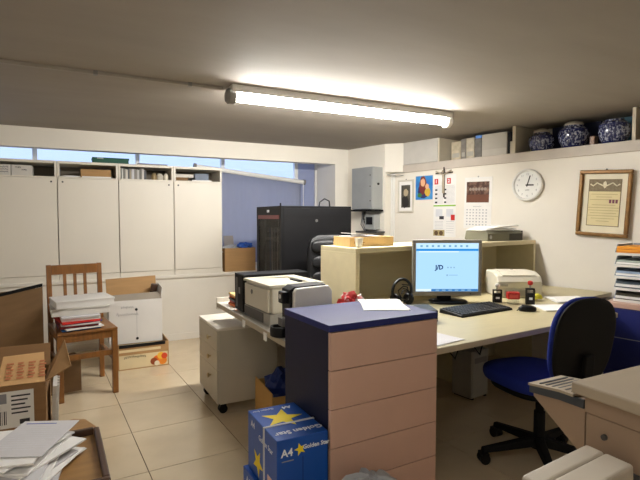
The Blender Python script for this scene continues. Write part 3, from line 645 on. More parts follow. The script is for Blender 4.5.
# capsule coffee machine
t = thing('coffee_machine', 'white and black capsule coffee machine behind the drawer chest', 'coffee machine', (.955, 2.215, DZ)); t.scale = (.78, 1, 1.02)
sh = [(.055, .005), (.055, .225), (.072, .245), (.31, .25), (.335, .225), (.335, .005)]
for y0, y1 in ((0, .028), (.132, .16)): MB().prism_axis(sh, y0, y1, 'y').build('side_shell', whitep, t, bevel=.008, seg=3)
MB().prism_axis([(.04, .0), (.04, .235), (.08, .252), (.3, .256), (.33, .22), (.33, .0)], .0285, .1315, 'y').build('core', blackm, t, bevel=.004)
B(.0, .0395, .05, .11, .165, .225).build('brew_head', blackm, t, bevel=.006)
MB().lathe([(.005, 0), (.012, .001), (.012, .003), (.004, .004)], 14).xf(Matrix.Translation((.0, .08, .20)) @ Matrix.Rotation(R(-90), 4, 'Y')).build('button', whitep, t)
MB().lathe([(.05, 0), (.058, .004), (.06, .03), (.055, .05), (.045, .05), (.045, .035), (.01, .034)], 24, (-.008, .08, 0)).build('drip_cup', blackm, t, smooth=True)
B(.0, .039, .052, .108, .05, .09).build('drip_frame', midgrey, t)
o = tag(MB().blob((.05, .04, .045), (0, 0, 0), .4, 11).build('clear_bag', clear), 'crumpled clear plastic bag beside the coffee machine', 'bag'); o.location = (1.285, 2.24, DZ+.062)
o = tag(MB().blob((.07, .08, .085), (0, 0, 0), .5, 14, freq=3).build('patterned_bag', mat('red_white_bag', (214, 52, 52), .5, col2=(238, 226, 224), vscale=16, thr=(.46, .54))), 'crumpled red and white bag behind the drawer chest', 'bag'); o.location = (1.41, 2.35, DZ+.10)

# ------------------------------------------------------------------ under the desk
t = thing('cardboard_box', 'small open cardboard box holding a blue bag under desk return', 'box', (1.085, 2.74, 0), R(-4)); t.scale = (1, 1.27, 1.1)
for args in ((0, .30, 0, .005, 0, .22), (0, .30, .295, .30, 0, .22), (0, .005, .0055, .2945, 0, .24), (.295, .30, .0055, .2945, 0, .22)): B(*args).build('side', mat('tan_card', (196, 152, 84), .8), t)
B(.0055, .2945, .0055, .2945, 0, .005).build('bottom', card, t)
o = tag(MB().blob((.11, .11, .14), (0, 0, 0), .35, 21).build('blue_bag', mat('bag_navy', (22, 44, 110), .5)), 'dark blue bag bulging out of small box under the desk', 'bag'); o.location = (1.24, 2.95, .21)
t = thing('computer_tower', 'pale computer tower standing under the maple desk', 'computer', (2.60, 2.62, 0), R(8)); t.scale = (1, .8, .9)
B(0, .2, 0, .22, .012, .40).build('case', printg, t, bevel=.004); B(.01, .19, -.008, -.0003, .02, .39).build('front_panel', printg, t, bevel=.003); B(.03, .17, -.011, -.0085, .3, .345).build('drive_bay', midgrey, t)
for x in (.015, .165): B(x, x+.02, .0, .21, 0, .0115).build('foot', black2, t)
for k in range(4):
    x0 = 1.75+.23*k; o = tag(MB().tube([(x0, 2.55, .70), (x0+.03, 2.53, .5), (x0+.12, 2.5, .38), (x0+.2, 2.52, .45+.03*k)], .006).build('desk_cable', blackm, smooth=True), 'black cable drooping below the maple desk', 'cable', 'cables under the desk')

# ------------------------------------------------------------------ on the desk
c0 = atz(449, 300, DZ); t = thing('monitor', 'silver framed monitor showing a pale blue login page', 'monitor', (2.36, 2.62, DZ), R(-27))
MW, MH, MZ = .485, .395, .055
m = MB(); bz = .022
for args in ((-MW/2, MW/2, 0, .045, MZ, MZ+.03), (-MW/2, MW/2, 0, .045, MZ+MH-bz, MZ+MH), (-MW/2, -MW/2+bz, 0, .045, MZ+.0305, MZ+MH-bz-.0005), (MW/2-bz, MW/2, 0, .045, MZ+.0305, MZ+MH-bz-.0005)):
    B(*args).build('bezel', mat('silver_bezel', (150, 146, 138), .4, .3), t, bevel=.003)
B(-MW/2+.004, MW/2-.004, .0455, .075, MZ+.01, MZ+MH-.01).build('rear_housing', blackm, t, bevel=.008)
SX0, SX1, SZ0, SZ1 = -MW/2+bz+.0005, MW/2-bz-.0005, MZ+.031, MZ+MH-bz-.001
SE = .85
def scr(name, col, x0, x1, z0, z1, y): return B(x0, x1, y, y+.0008, z0, z1).build(name, emit('scr_'+name+str(col), rgb(col), SE), t)
scr('screen', (172, 216, 248), SX0, SX1, SZ0, SZ1, .006)
scr('toolbar', (196, 230, 252), SX0+.001, SX1-.001, SZ1-.038, SZ1-.001, .0048)
scr('title_band', (38, 140, 220), SX0+.001, SX1-.001, SZ1-.055, SZ1-.04, .0048)
scr('white_line', (232, 246, 255), SX0+.02, SX0+.30, SZ1-.064, SZ1-.058, .0048)
scr('taskbar', (60, 120, 180), SX0+.11, SX1-.001, SZ0+.001, SZ0+.017, .0048)
scr('taskbar_start', (220, 238, 252), SX0+.001, SX0+.108, SZ0+.001, SZ0+.017, .0048)
sd = emit('scr_dark', rgb((28, 60, 110)), SE); sg = emit('scr_grey', rgb((140, 176, 206)), SE)
text('screen_lettering', 'J/D', .044, sd, t, (-.055, .0044, MZ+.20), FRONT, bold=.0016)
for k in range(3): scr('faint_mark', (140, 176, 206), .0+.022*k, .010+.022*k, MZ+.195, MZ+.205, .0046)
scr('faint_mark', (140, 176, 206), -.005, .006, MZ+.14, MZ+.151, .0046); scr('faint_mark', (150, 190, 220), .012, .075, MZ+.143, MZ+.149, .0046)
for k in range(9): scr('icon', (120, 170, 206), SX0+.03+.04*k, SX0+.046+.04*k, SZ1-.028, SZ1-.014, .0040)
for k in range(6): scr('task_icon', (150, 190, 220), SX0+.14+.045*k, SX0+.165+.045*k, SZ0+.006, SZ0+.012, .0040)
B(-.05, .05, .076, .10, .02, .25).build('neck', blackm, t, bevel=.004)
MB().pad(.27, .20, .018, 2.6, crown=.003).build('stand', blackm, t, smooth=True, loc=(.02, .05, 0))
B(.16, .17, -.0012, -.0002, MZ+.011, MZ+.018).build('power_button', darkgrey, t)

t = thing('keyboard', 'black keyboard in front of the silver monitor', 'keyboard', (2.335, 2.315, DZ+.0005), R(5))
MB().hexa([(-.24, -.095, 0), (.24, -.095, 0), (.24, .095, 0), (-.24, .095, 0), (-.238, -.093, .012), (.238, -.093, .012), (.238, .093, .028), (-.238, .093, .028)]).build('body', blackm, t, bevel=.003)
kc = mat('key_black', (34, 34, 37), .5); first = None
for r_ in range(6):
    for k in range(19):
        if k in (14,) and r_ > 0: continue
        if r_ == 0 and 3 < k < 10:
            if k > 4: continue
            x0, ww = -.228+.0242*k, .0242*6-.004
        else: x0, ww = -.228+.0242*k, .0202
        y0 = -.086+.0285*r_; zb = .0125+.016*(y0+.093)/.186
        if first is None or ww > .03:
            o = MB().hexa([(0, 0, 0), (ww, 0, 0), (ww, .0245, .002), (0, .0245, .002), (.002, .002, .006), (ww-.002, .002, .006), (ww-.002, .022, .008), (.002, .022, .008)]).build('key', kc, t)
            if first is None: first = o
        else:
            o = first.copy(); COL.objects.link(o); o.parent = t
        o.location = (x0, y0, zb)
t = thing('mouse', 'black computer mouse beside the keyboard on maple desk', 'mouse', (2.635, 2.17, DZ+.0005), R(60))
MB().pad(.062, .112, .028, 2.4, taper=-.08, crown=.008).build('shell', blackm, t, smooth=True)
MB().cyl((-.004, .03, .034), (.004, .03, .034), .008, n=12).build('scroll_wheel', midgrey, t)
MB().tube([(.0, .054, .012), (.0, .062, .006), (-.004, .068, .004)], .003, 6).build('cord', blackm, t)
def stamp(loc, label, bodym, knobm, h, w_, frame_m):
    t = thing('rubber_stamp', label, 'stamp', (loc[0], loc[1], DZ), R(-35)); t.scale = (.85, .85, .9)
    B(-w_/2, w_/2, -.022, .022, 0, h*.48).build('body', bodym, t, bevel=.004)
    for s in (-1, 1): B(s*w_/2-.004+(.005 if s > 0 else -.005), s*w_/2+.004+(.005 if s > 0 else -.005), -.018, .018, .0, h*.62).build('arm', frame_m, t, bevel=.002)
    B(-w_/2-.009, w_/2+.009, -.018, .018, h*.62, h*.68).build('bridge', frame_m, t, bevel=.002)
    MB().cyl((0, 0, h*.4805), (0, 0, h*.82), .008, n=12).build('stem', metal, t)
    MB().lathe([(.008, h*.80), (.018, h*.83), (.022, h*.90), (.018, h*.97), (.006, h)], 18).build('knob', knobm, t, smooth=True)
    B(-w_/2+.012, w_/2-.012, -.0235, -.0222, h*.2, h*.3).build('label_plate', whitepr, t)
stamp((2.72, 2.50), 'black self inking stamp with a white handle', blackm, whitep, .15, .055, blackm)
stamp((2.86, 2.335), 'tall black self inking stamp with a red knob', blackm, redp, .185, .05, blackm)
t = thing('rubber_stamp', 'small clear stamp with a red cap between two black stamps', 'stamp', (2.765, 2.40, DZ), R(-35))
B(-.036, .036, -.025, .025, 0, .035).build('base', clear, t, bevel=.003); B(-.042, .042, -.028, .028, .0355, .085).build('cap', redp, t, bevel=.008, seg=3); B(-.03, .03, -.0292, -.0282, .045, .07).build('label_plate', mat('stamp_label', (222, 90, 80), .5), t)
# second printer
t = thing('desk_printer', 'beige rounded printer by the right wall behind the stamps', 'printer', (3.08, 2.68, DZ), R(-28)); t.scale = (.84, .84, .88)
prof = [(-.17, .0), (-.18, .14), (-.15, .185), (-.05, .215), (.15, .215), (.19, .17), (.19, 0)]
MB().prism_axis(prof, -.2, .2, 'x').build('body', printm, t, bevel=.014, seg=3)
MB().prism_axis([(-.148, .1885), (-.048, .2185), (.10, .2185), (.10, .222), (-.05, .222), (-.152, .192)], -.15, .15, 'x').build('lid', printm, t, bevel=.002)
B(-.14, .14, -.187, -.181, .02, .07).build('paper_slot', printg, t, bevel=.002); B(-.17, -.11, -.1855, -.1805, .1, .12).build('button_panel', printg, t)
MB().cyl((0, .03, .222), (0, .03, .2245), .012, n=14).build('badge', midgrey, t)
# papers by the wall, yellow note
for k, (x, y, rz, n_, lab) in enumerate([(2.90, 2.14, 62, 2, 'white sheets spread on the desk right of the mouse'), (3.24, 2.30, 60, 4, 'stack of white sheets on the desk by the wall')]):
    t = thing('paper_sheet', lab, 'paper', (x, y, DZ+.0006), R(rz))
    for q in range(n_): B(-.105, .105, -.135, .135, .004*q, .004*q+.003).build('sheet', paper, t, rot=(0, 0, R(4*q)))
o = tag(MB().blob((.05, .035, .018), (0, 0, 0), .5, 4).build('sticky_notes', mat('note_yellow', (226, 220, 70), .7)), 'crumpled yellow notes on the desk beside the beige rounded printer', 'notes'); o.location = (3.02, 2.42, DZ+.03)
t = thing('paper_sheet', 'white sheet at the desk edge beside the drawer chest', 'paper', (1.62, 1.88, DZ+.0006), R(12))
B(-.105, .105, -.10, .10, 0, .0015).build('sheet', paper, t); B(-.10, .10, -.10, .095, .002, .0035).build('sheet', paper2, t, rot=(0, 0, R(-3)))
t = thing('black_device', 'flat black desk device between the chest and keyboard', 'device', (1.80, 2.30, DZ), R(-24))
B(-.13, .13, -.10, .10, .006, .075).build('body', blackm, t, bevel=.006); B(-.125, .125, -.095, .095, 0, .0055).build('base', black2, t); B(-.08, .08, -.1025, -.1005, .025, .055).build('front_panel', darkgrey, t); B(-.11, .02, -.08, .06, .0755, .079).build('top_plate', darkgrey, t, bevel=.001)
t = thing('headset', 'black headset with coiled cable beside the monitor', 'headset', (2.02, 2.69, DZ), R(5))
pts = [(.085*math.cos(u), .0, .10+.085*math.sin(u)) for u in [R(-30+240*i/20) for i in range(21)]]
MB().tube(pts, .010).build('headband', blackm, t, smooth=True)
for s in (-1, 1): MB().lathe([(.02, 0), (.042, .006), (.045, .02), (.034, .036), (.01, .038)], 20).xf(Matrix.Translation((s*.078, 0, .047)) @ Matrix.Rotation(R(-90*s), 4, 'Y')).build('ear_cup', leath, t, smooth=True)
pts = [(.05*math.cos(i*.9)+.01*math.sin(i*2.1), -.03-.01*math.sin(i*.7), .06+.05*math.sin(i*.9)+.002*i) for i in range(24)]
MB().tube(pts, .004, 6).build('cable', blackm, t, smooth=True)
MB().tube([(.06, -.04, .005), (.02, -.09, .005), (-.06, -.1, .006), (-.1, -.06, .005)], .003, 6).build('cord', whitep, t)

# ------------------------------------------------------------------ on the counter
def cpos(u, v, z=1.14): q = ctr_a + cdir*u + cnrm*v; return (q.x, q.y, z)
t = thing('wooden_tray', 'pale wooden box tray of papers on the counter corner', 'tray', cpos(.055, .13, 1.1405), CROT-R(6))
TW, TD, TH = .37, .24, .068
for args in ((0, TW, 0, .012, 0, TH), (0, TW, TD-.012, TD, 0, TH), (0, .012, .0125, TD-.0125, 0, TH), (TW-.012, TW, .0125, TD-.0125, 0, TH)): B(*args).build('side', pine, t, bevel=.0015)
B(.0125, TW-.0125, .0125, TD-.0125, 0, .008).build('bottom', pine, t)
scribble(t, .03, .12, .03, .014, woodc, -.0006, 8, 'faint_print')
t2 = thing('paper_sheet', 'white papers filling the wooden tray on the counter', 'paper', (cpos(.245, .23)[0], cpos(.245, .23)[1], 1.15), CROT-R(6))
for k in range(7): B(-.15, .10, -.09, .09, .009*k, .009*k+.0085).build('sheet', paper if k % 2 else paper2, t2, rot=(0, R(0), R(1.0*(k % 3)-1)))
B(-.14, .04, -.08, .085, .0635, .068).build('sheet', paper, t2, rot=(0, R(4), R(6)), loc=(0, 0, .008))
t = thing('plastic_cup', 'small white plastic cup in front of the wooden tray', 'cup', cpos(.075, .06, 1.1402))
MB().lathe([(.02, 0), (.022, .002), (.030, .062), (.032, .066), (.029, .066), (.0285, .062), (.019, .004)], 22).build('cup_wall', whitep, t, smooth=True)
t = thing('box_folder', 'grey green box folder lying on the counter by the wall', 'folder', cpos(1.52, .10, 1.1402), CROT-R(8)); t.scale = (1.16, 1.1, 1.45)
fgrey = mat('folder_green', (112, 110, 92), .6)
MB().prism_axis([(0, 0), (.06, .0), (.24, .0), (.26, .008), (.24, .062), (.02, .062), (.0, .045)], 0, .36, 'x').build('body', fgrey, t, bevel=.004)
B(.362, .372, .01, .24, .004, .06).build('spine', darkgrey, t); B(.22, .3595, -.0015, -.0002, .004, .044).build('front_label', mat('folder_dark', (64, 60, 52), .6), t)
MB().cyl((.03, -.003, .025), (.03, 0, .025), .012, n=12).build('finger_ring', metal, t)
t = thing('paper_sheet', 'loose white papers on top of the grey green box folder', 'paper', cpos(1.72, .21, 1.2306), CROT-R(4)); t.scale = (1.15, 1.1, 1.6)
for k in range(5):
    B(-.15, .15, -.105, .105, .004*k, .004*k+.0035).build('sheet', paper, t, rot=(0, R(0 if k < 3 else -1.5), R(5*k-9)), loc=(.02*k-.02, 0, .0 if k < 3 else .006))

# ------------------------------------------------------------------ blue office chair
t = thing('office_chair', 'blue fabric swivel office chair with black back shell at maple desk', 'chair', (2.30, 1.80, 0), R(-7))
MB().pad(.47, .50, .075, 3.0, crown=.012).build('seat', bluefab, t, smooth=True, loc=(0, .05, .425))
MB().pad(.43, .42, .04, 3.0, crown=0).build('seat_pan', black2, t, smooth=True, loc=(0, .03, .393))
bk = MB().pad(.39, .47, .034, 2.7, taper=.06, crown=.010).xf(Matrix.Scale(-1, 4, (0, 0, 1))).build('backrest', bluefab, t, smooth=True, loc=(0, -.262, .72), rot=(R(98), 0, 0))
MB().pad(.395, .475, .022, 2.7, taper=.06, crown=.008).build('back_shell', black2, t, smooth=True, loc=(0, -.264, .72), rot=(R(98), 0, 0))
B(-.03, .03, -.012, .012, 0, .30).build('back_bracket', black2, t, bevel=.006, loc=(0, -.285, .37), rot=(R(4), 0, 0))
B(-.035, .035, -.29, .0, .365, .392).build('back_arm', blackm, t, bevel=.005)
MB().lathe([(.05, 0), (.05, .05), (.03, .06), (.03, .2), (.022, .205), (.022, .31)], 20, (0, 0, .075)).build('gas_column', black2, t, smooth=True)
MB().tube([(.10, .05, .385), (.2, .06, .38), (.27, .065, .385)], .008).build('height_lever', blackm, t, smooth=True)
for k in range(5):
    a = R(72*k+166)
    l = MB().hexa([(.03, -.03, .085), (.33, -.02, .06), (.33, .02, .06), (.03, .03, .085), (.03, -.022, .135), (.33, -.014, .088), (.33, .014, .088), (.03, .022, .135)]).build('base_leg', black2, t, bevel=.006, rot=(0, 0, a))
    MB().cyl((.32, -.028, .028), (.32, -.006, .028), .028, n=16).cyl((.32, .006, .028), (.32, .028, .028), .028, n=16).box(.30, .34, -.03, .03, .035, .0595).build('caster', blackm, l)

# ------------------------------------------------------------------ blue cabinet by the wall with letter trays
t = thing('low_cabinet', 'low navy cabinet with pink top edge along the right wall', 'cabinet', wp(2.395, .013, 0), WROT)
cb = mat('deep_blue', (22, 32, 100), .5)
B(0, 1.0, -.487, 0, .0, .70).build('body', cb, t, bevel=.002); B(-.004, 1.004, -.495, .0, .7005, .738).build('top', pinkm, t, bevel=.003)
for z0, z1 in ((.49, .695), (.25, .484), (.03, .244)): B(.004, .996, -.4935, -.4875, z0, z1).build('drawer', cb, t, bevel=.002)
B(.004, .996, -.492, -.488, .4842, .4898).build('light_strip', inkg, t)
tl = ['grey letter tray, lowest of the stack on the navy cabinet', 'grey letter tray, second from the bottom of its stack', 'pale blue letter tray in the middle of its stack', 'pale green letter tray, second from the top of its stack', 'orange folder tray crowning the stack of letter trays']
tc = [(70, 66, 52), (72, 84, 96), (150, 170, 196), (170, 182, 172), (226, 150, 36)]
TZ = .739
for k in range(5):
    t = thing('letter_tray', tl[k], 'tray', wp(2.43, .10, TZ+.084*k), WROT, 'letter trays on the navy cabinet')
    tm = mat('tray_grey', (150, 154, 160), .5)
    B(0, .26, -.34, 0, 0, .004).build('floor_plate', tm, t)
    for x in (0, .256): MB().prism_axis([(-.34, .0045), (-.34, .02), (-.30, .076), (-.02, .076), (-.0, .0045)], x, x+.004, 'x').build('side', tm, t)
    B(.0045, .2555, -.0035, 0, .0045, .076).build('back', tm, t)
    B(.0, .26, -.352, -.3405, 0, .018).build('lip', whitep, t)
    hh = [.055, .06, .05, .045, .06][k]
    t2 = thing('tray_papers', ['dark olive folders filling the lowest letter tray', 'dark blue grey folders in the second letter tray', 'pale blue papers in the middle letter tray', 'pale green papers in the upper letter tray', 'orange folders in the topmost letter tray'][k], 'papers', wp(2.437, .105, TZ+.084*k+.0045), WROT)
    for q in range(3): B(.0, .24, -.34+.01*q, -.006, hh/3*q, hh/3*(q+1)-.002).build('folder', mat('trayfold_%d' % k, tc[k], .6) if q != 1 or k == 4 else paper, t2, bevel=.001)

# ------------------------------------------------------------------ copier in the near right corner
t = thing('office_copier', 'large grey beige office copier with side tray and lock', 'copier', (1.30, .25, .024))
cp = mat('copier_grey', (170, 156, 136), .5, var=.03); cpd = mat('copier_dark', (60, 64, 70), .45); cpb = mat('copier_body', (156, 132, 110), .5, var=.03)
B(.012, .75, .0, .623, -.024, .765).build('body', cpb, t, bevel=.004)
B(.008, .75, .0, .625, .766, .815).build('control_band', cpb, t, bevel=.003)
B(-.012, .77, -.02, .655, .8155, .85).build('lid', cp, t, bevel=.006, seg=3)
MB().cyl((.004, .565, .715), (.0118, .565, .715), .008, n=14).build('lock', darkgrey, t)
m = MB().prism_axis([(.6255, .63), (.6255, .80), (.70, .795), (.80, .785), (.80, .755)], .012, .03, 'x'); m.build('tray_bracket', cpb, t)
m = MB().prism_axis([(.6255, .775), (.6255, .80), (.70, .802), (.81, .79), (.81, .765), (.70, .775)], .004, .0118, 'x'); m.build('tray_band', cpd, t)
MB().prism_axis([(.6255, .63), (.6255, .80), (.70, .795), (.80, .785), (.80, .755)], .13, .15, 'x').build('tray_bracket', cpb, t)
tr = MB().prism_axis([(.6562, .8), (.6562, .808), (.70, .808), (.812, .795), (.812, .788), (.70, .80)], .0, .16, 'x').build('output_tray', cp, t)
for k in range(7): B(.03+.07*k, .034+.07*k, .662, .80, .8085, .812).build('tray_rib', cpd, tr) if False else None
for k in range(6):
    B(.015, .145, .665+.022*k, .672+.022*k, .8005-.0018*k, .8105-.0018*k*1.0).build('tray_rib', cpd, tr)
wt = mat('tray_pale', (196, 186, 170), .45)
for y0, y1 in ((.455, .53), (.5315, .585)):
    MB().hexa([(-.305, y0, .59), (-.035, y0, .59), (-.035, y1, .60), (-.305, y1, .60), (-.295, y0, .675), (-.04, y0, .70), (-.04, y1, .70), (-.295, y1, .675)]).build('bypass_tray', wt, t, bevel=.008, seg=3)

B(-.0345, .0115, .47, .57, .60, .65).build('tray_hinge', cpd, t)
# ------------------------------------------------------------------ grey waste bin in front of the chest
t = thing('waste_bin', 'grey waste bin with a crumpled liner before the drawer chest', 'bin', (1.0, 1.50, 0)); t.scale = (1, 1, 1.12)
MB().lathe([(.085, 0), (.09, .004), (.115, .27), (.12, .275), (.111, .275), (.086, .01)], 24).build('bucket', midgrey, t, smooth=True)
n = 40; vs_ = []
for z, r_ in ((.20, .1), (.27, .1055), (.29, .118), (.305, .10), (.325, .06), (.33, .02)):
    for k in range(n): q = 1+.10*math.sin(k*2.3)*(z > .28)+.06*math.sin(k*5.1+z*40)*(z > .28); vs_.append((r_*q*math.cos(2*math.pi*k/n), r_*q*math.sin(2*math.pi*k/n), z+(.008*math.sin(k*3.7) if z > .3 else 0)))
m = MB(); m.add(vs_, [(i*n+k, i*n+(k+1) % n, (i+1)*n+(k+1) % n, (i+1)*n+k) for i in range(5) for k in range(n)]+[tuple(range(5*n, 6*n))]); m.build('liner', bagm, t)

# ------------------------------------------------------------------ left side: wooden chair and its load
t = thing('wooden_chair', 'brown wooden chair with slatted back piled with papers', 'chair', (.075, 4.21, 0), R(8.5))
CWd, CDp, SH = .375, .50, .51
for sx in (-1, 1):
    B(sx*CWd/2-.02, sx*CWd/2+.02, -CDp/2, -CDp/2+.04, 0, SH-.0185).build('leg', woodc, t, bevel=.003)
    MB().hexa([(sx*CWd/2-.018, CDp/2-.03, 0), (sx*CWd/2+.018, CDp/2-.03, 0), (sx*CWd/2+.018, CDp/2+.005, 0), (sx*CWd/2-.018, CDp/2+.005, 0), (sx*CWd/2-.018, CDp/2-.035, SH), (sx*CWd/2+.018, CDp/2-.035, SH), (sx*CWd/2+.018, CDp/2, SH), (sx*CWd/2-.018, CDp/2, SH)]).build('leg', woodc, t, bevel=.003)
    MB().hexa([(sx*CWd/2-.018, CDp/2-.035, SH+.0005), (sx*CWd/2+.018, CDp/2-.035, SH+.0005), (sx*CWd/2+.018, CDp/2, SH+.0005), (sx*CWd/2-.018, CDp/2, SH+.0005), (sx*CWd/2-.018, CDp/2+.01, .965), (sx*CWd/2+.018, CDp/2+.01, .965), (sx*CWd/2+.018, CDp/2+.035, .965), (sx*CWd/2-.018, CDp/2+.035, .965)]).build('back_post', woodc, t, bevel=.003)
    B(sx*CWd/2-.011, sx*CWd/2+.011, -CDp/2+.041, CDp/2-.036, .25, .285).build('side_stretcher', woodc, t)
    B(sx*CWd/2-.012, sx*CWd/2+.012, -CDp/2+.041, CDp/2-.036, SH-.07, SH-.0185).build('apron', woodc, t)
B(-CWd/2+.021, CWd/2-.021, -CDp/2+.008, -CDp/2+.03, SH-.075, SH-.0185).build('apron', woodc, t); B(-CWd/2+.021, CWd/2-.021, -CDp/2+.01, -CDp/2+.03, .30, .34).build('front_stretcher', woodc, t)
B(-CWd/2-.02, CWd/2+.02, -CDp/2-.005, CDp/2-.036, SH-.018, SH).build('seat', woodc, t, bevel=.004)
B(-CWd/2+.0185, CWd/2-.0185, CDp/2+.007, CDp/2+.027, .885, .962).build('top_rail', woodc, t, bevel=.003)
B(-CWd/2+.0185, CWd/2-.0185, CDp/2-.022, CDp/2-.002, .60, .645).build('lower_rail', woodc, t, bevel=.003)
for x in (-.075, 0, .075):
    MB().hexa([(x-.012, CDp/2-.018, .6455), (x+.012, CDp/2-.018, .6455), (x+.012, CDp/2-.004, .6455), (x-.012, CDp/2-.004, .6455), (x-.012, CDp/2+.009, .8845), (x+.012, CDp/2+.009, .8845), (x+.012, CDp/2+.023, .8845), (x-.012, CDp/2+.023, .8845)]).build('slat', woodc, t)
M_ = Matrix.Translation((.075, 4.21, 0)) @ Matrix.Rotation(R(8.5), 4, 'Z')
def on_chair(x, y): q = M_ @ Vector((x, y, 0)); return q.x, q.y
z = SH+.001; fl_ = [(bluep, .012, 'blue'), (paper, .01, ''), (mat('maroon', (120, 30, 36), .6), .02, ''), (paper2, .01, ''), (bluep, .006, ''), (redp, .016, ''), (paper, .022, ''), (paper2, .012, '')]
fnames = ['flat blue folder at the bottom of the pile on the wooden chair', 'white papers just above the bottom blue folder on the chair', 'thick maroon folder in the pile on the wooden chair', 'grey papers right above the maroon folder on the chair', 'thin blue folder directly under the red folder on the chair', 'red folder in the pile on the wooden chair', 'thick white paper sheaf right above the red folder', 'grey papers directly under the white boxes on the chair']
for k, (mm, h, _) in enumerate(fl_):
    o = tag(B(-.13, .13, -.16, .16, 0, h-.001).build('folder' if k in (0, 2, 4, 5) else 'paper_sheaf', mm, bevel=.001), fnames[k], 'folder' if k in (0, 2, 4, 5) else 'paper', 'pile on the wooden chair')
    x, y = on_chair(-.035+.012*math.sin(k*2.2), -.065+.01*math.cos(k*3)); o.location = (x, y, z); o.rotation_euler = (0, 0, R(8.5+5*math.sin(k*1.7))); z += h
for k, (h, mm, lab, ww, dx) in enumerate([(.058, bxm, 'flat white box on the paper pile, under another white box', .39, -.02), (.055, cardw, 'white box with open front edge, topmost on the wooden chair', .40, .0)]):
    x, y = on_chair(dx, -.03); t = thing('flat_box', lab, 'box', (x, y, z), R(4+6*k), 'white boxes on the wooden chair')
    B(-ww/2, ww/2, -.15, .15, 0, h-.012).build('body', mm, t, bevel=.002); B(-ww/2-.004, ww/2+.004, -.155, .154, h-.0118, h-.001).build('lid', mm, t, bevel=.002)
    z += h
# open white carton on printed fruit box
t = thing('fruit_box', 'printed fruit box with a fruit picture under the white carton', 'box', (.36, 4.55, 0), R(0))
FWd, FDp, FH = .43, .38, .225
fw_ = mat('fruit_cream', (226, 208, 166), .7, var=.05)
B(0, .008, 0.0, FDp, 0, FH).build('side', card, t); B(FWd-.008, FWd, 0, FDp, 0, FH).build('side', card, t); B(.0085, FWd-.0085, FDp-.008, FDp, 0, FH).build('side', card, t)
B(.0085, FWd-.0085, .0, FDp-.0085, 0, .008).build('bottom', card, t); B(.0085, FWd-.0085, .0, .008, .0085, .13).build('front', fw_, t)
B(.0085, FWd-.0085, -.001, .008, .1305, .155).build('front_band', card, t); B(.0085, FWd-.0085, 0, .008, .1555, .178).build('front_band', fw_, t); B(.0085, FWd-.0085, -.001, .008, .1785, FH-.02).build('front_band', card, t); B(.0085, FWd-.12, 0, .008, FH-.0195, FH).build('front_band', fw_, t)
B(FWd-.07, FWd-.0086, -.003, -.0012, .131, FH).build('corner_panel', card, t)
scribble(t, .05, .23, .112, .03, woodd, -.0016, 11, 'script_print', lw=.0026)
for k, (x, z_, r_, cl) in enumerate([(.33, .06, .045, (226, 108, 26)), (.375, .05, .042, (236, 140, 40)), (.30, .05, .035, (150, 70, 30)), (.36, .095, .035, (240, 186, 60)), (.325, .03, .025, (236, 226, 200)), (.39, .09, .03, (214, 70, 30))]):
    MB().cyl((x, -.002-.0006*k, z_), (x, -.0004, z_), r_*.9, n=18).build('fruit_print', mat('fruit_%d' % k, cl, .6), t)
B(.0085, FWd-.03, -.0055, -.0032, FH-.028, FH).build('dark_strip', blackm, t)
t = thing('white_carton', 'white archive carton with open brown flaps on the fruit box', 'box', (.295, 4.58, FH+.003), R(-1))
WW, WDp, WH = .445, .36, .385
B(0, WW, 0, .006, 0, WH).build('side', cardw, t); B(0, WW, WDp-.006, WDp, 0, WH).build('side', cardw, t); B(0, .006, .0065, WDp-.0065, 0, WH).build('side', cardw, t); B(WW-.006, WW, .0065, WDp-.0065, 0, WH).build('side', cardw, t)
B(.0065, WW-.0065, .0065, WDp-.0065, 0, .006).build('bottom', card, t)
B(.0065, WW-.0065, .0075, WDp-.0065, WH-.10, WH-.09).build('inner_layer', card, t)
MB().hexa([(0, WDp-.005, WH), (WW, WDp-.005, WH), (WW, WDp, WH), (0, WDp, WH), (-.005, WDp+.045, WH+.15), (WW+.0, WDp+.045, WH+.165), (WW, WDp+.05, WH+.165), (-.005, WDp+.05, WH+.15)]).build('back_flap', card, t)
MB().hexa([(0, 0.0, WH), (WW, 0, WH), (WW, .005, WH), (0, .005, WH), (.02, .12, WH+.035), (WW-.02, .12, WH+.045), (WW-.02, .125, WH+.045), (.02, .125, WH+.035)]).build('front_flap', mat('flap_grey', (150, 140, 126), .8), t)
MB().hexa([(WW-.005, 0.02, WH), (WW, .02, WH), (WW, WDp-.02, WH), (WW-.005, WDp-.02, WH), (WW+.01, .05, WH+.09), (WW+.015, .05, WH+.09), (WW+.015, WDp-.04, WH+.10), (WW+.01, WDp-.04, WH+.10)]).build('side_flap', cardw, t)
for x, z_ in ((.225, .30), (.23, .04)): MB().cyl((x, -.003, z_), (x, 0, z_), .012, n=14).build('hole', blackm, t)
B(.227, .229, -.0012, -.0002, .05, .29).build('fold_line', inkg, t)
scribble(t, .10, .20, .325, .03, inkg, -.0008); scribble(t, .06, .24, .262, .035, inkg, -.0008, 9)
o = tag(B(-.03, .03, -.02, .02, 0, .19).build('dark_bottle', woodd, bevel=.008), 'dark brown object sticking up from the open white carton', 'object'); o.location = (.69, 4.87, FH+.003+WH-.089); o.rotation_euler = (0, R(10), 0)
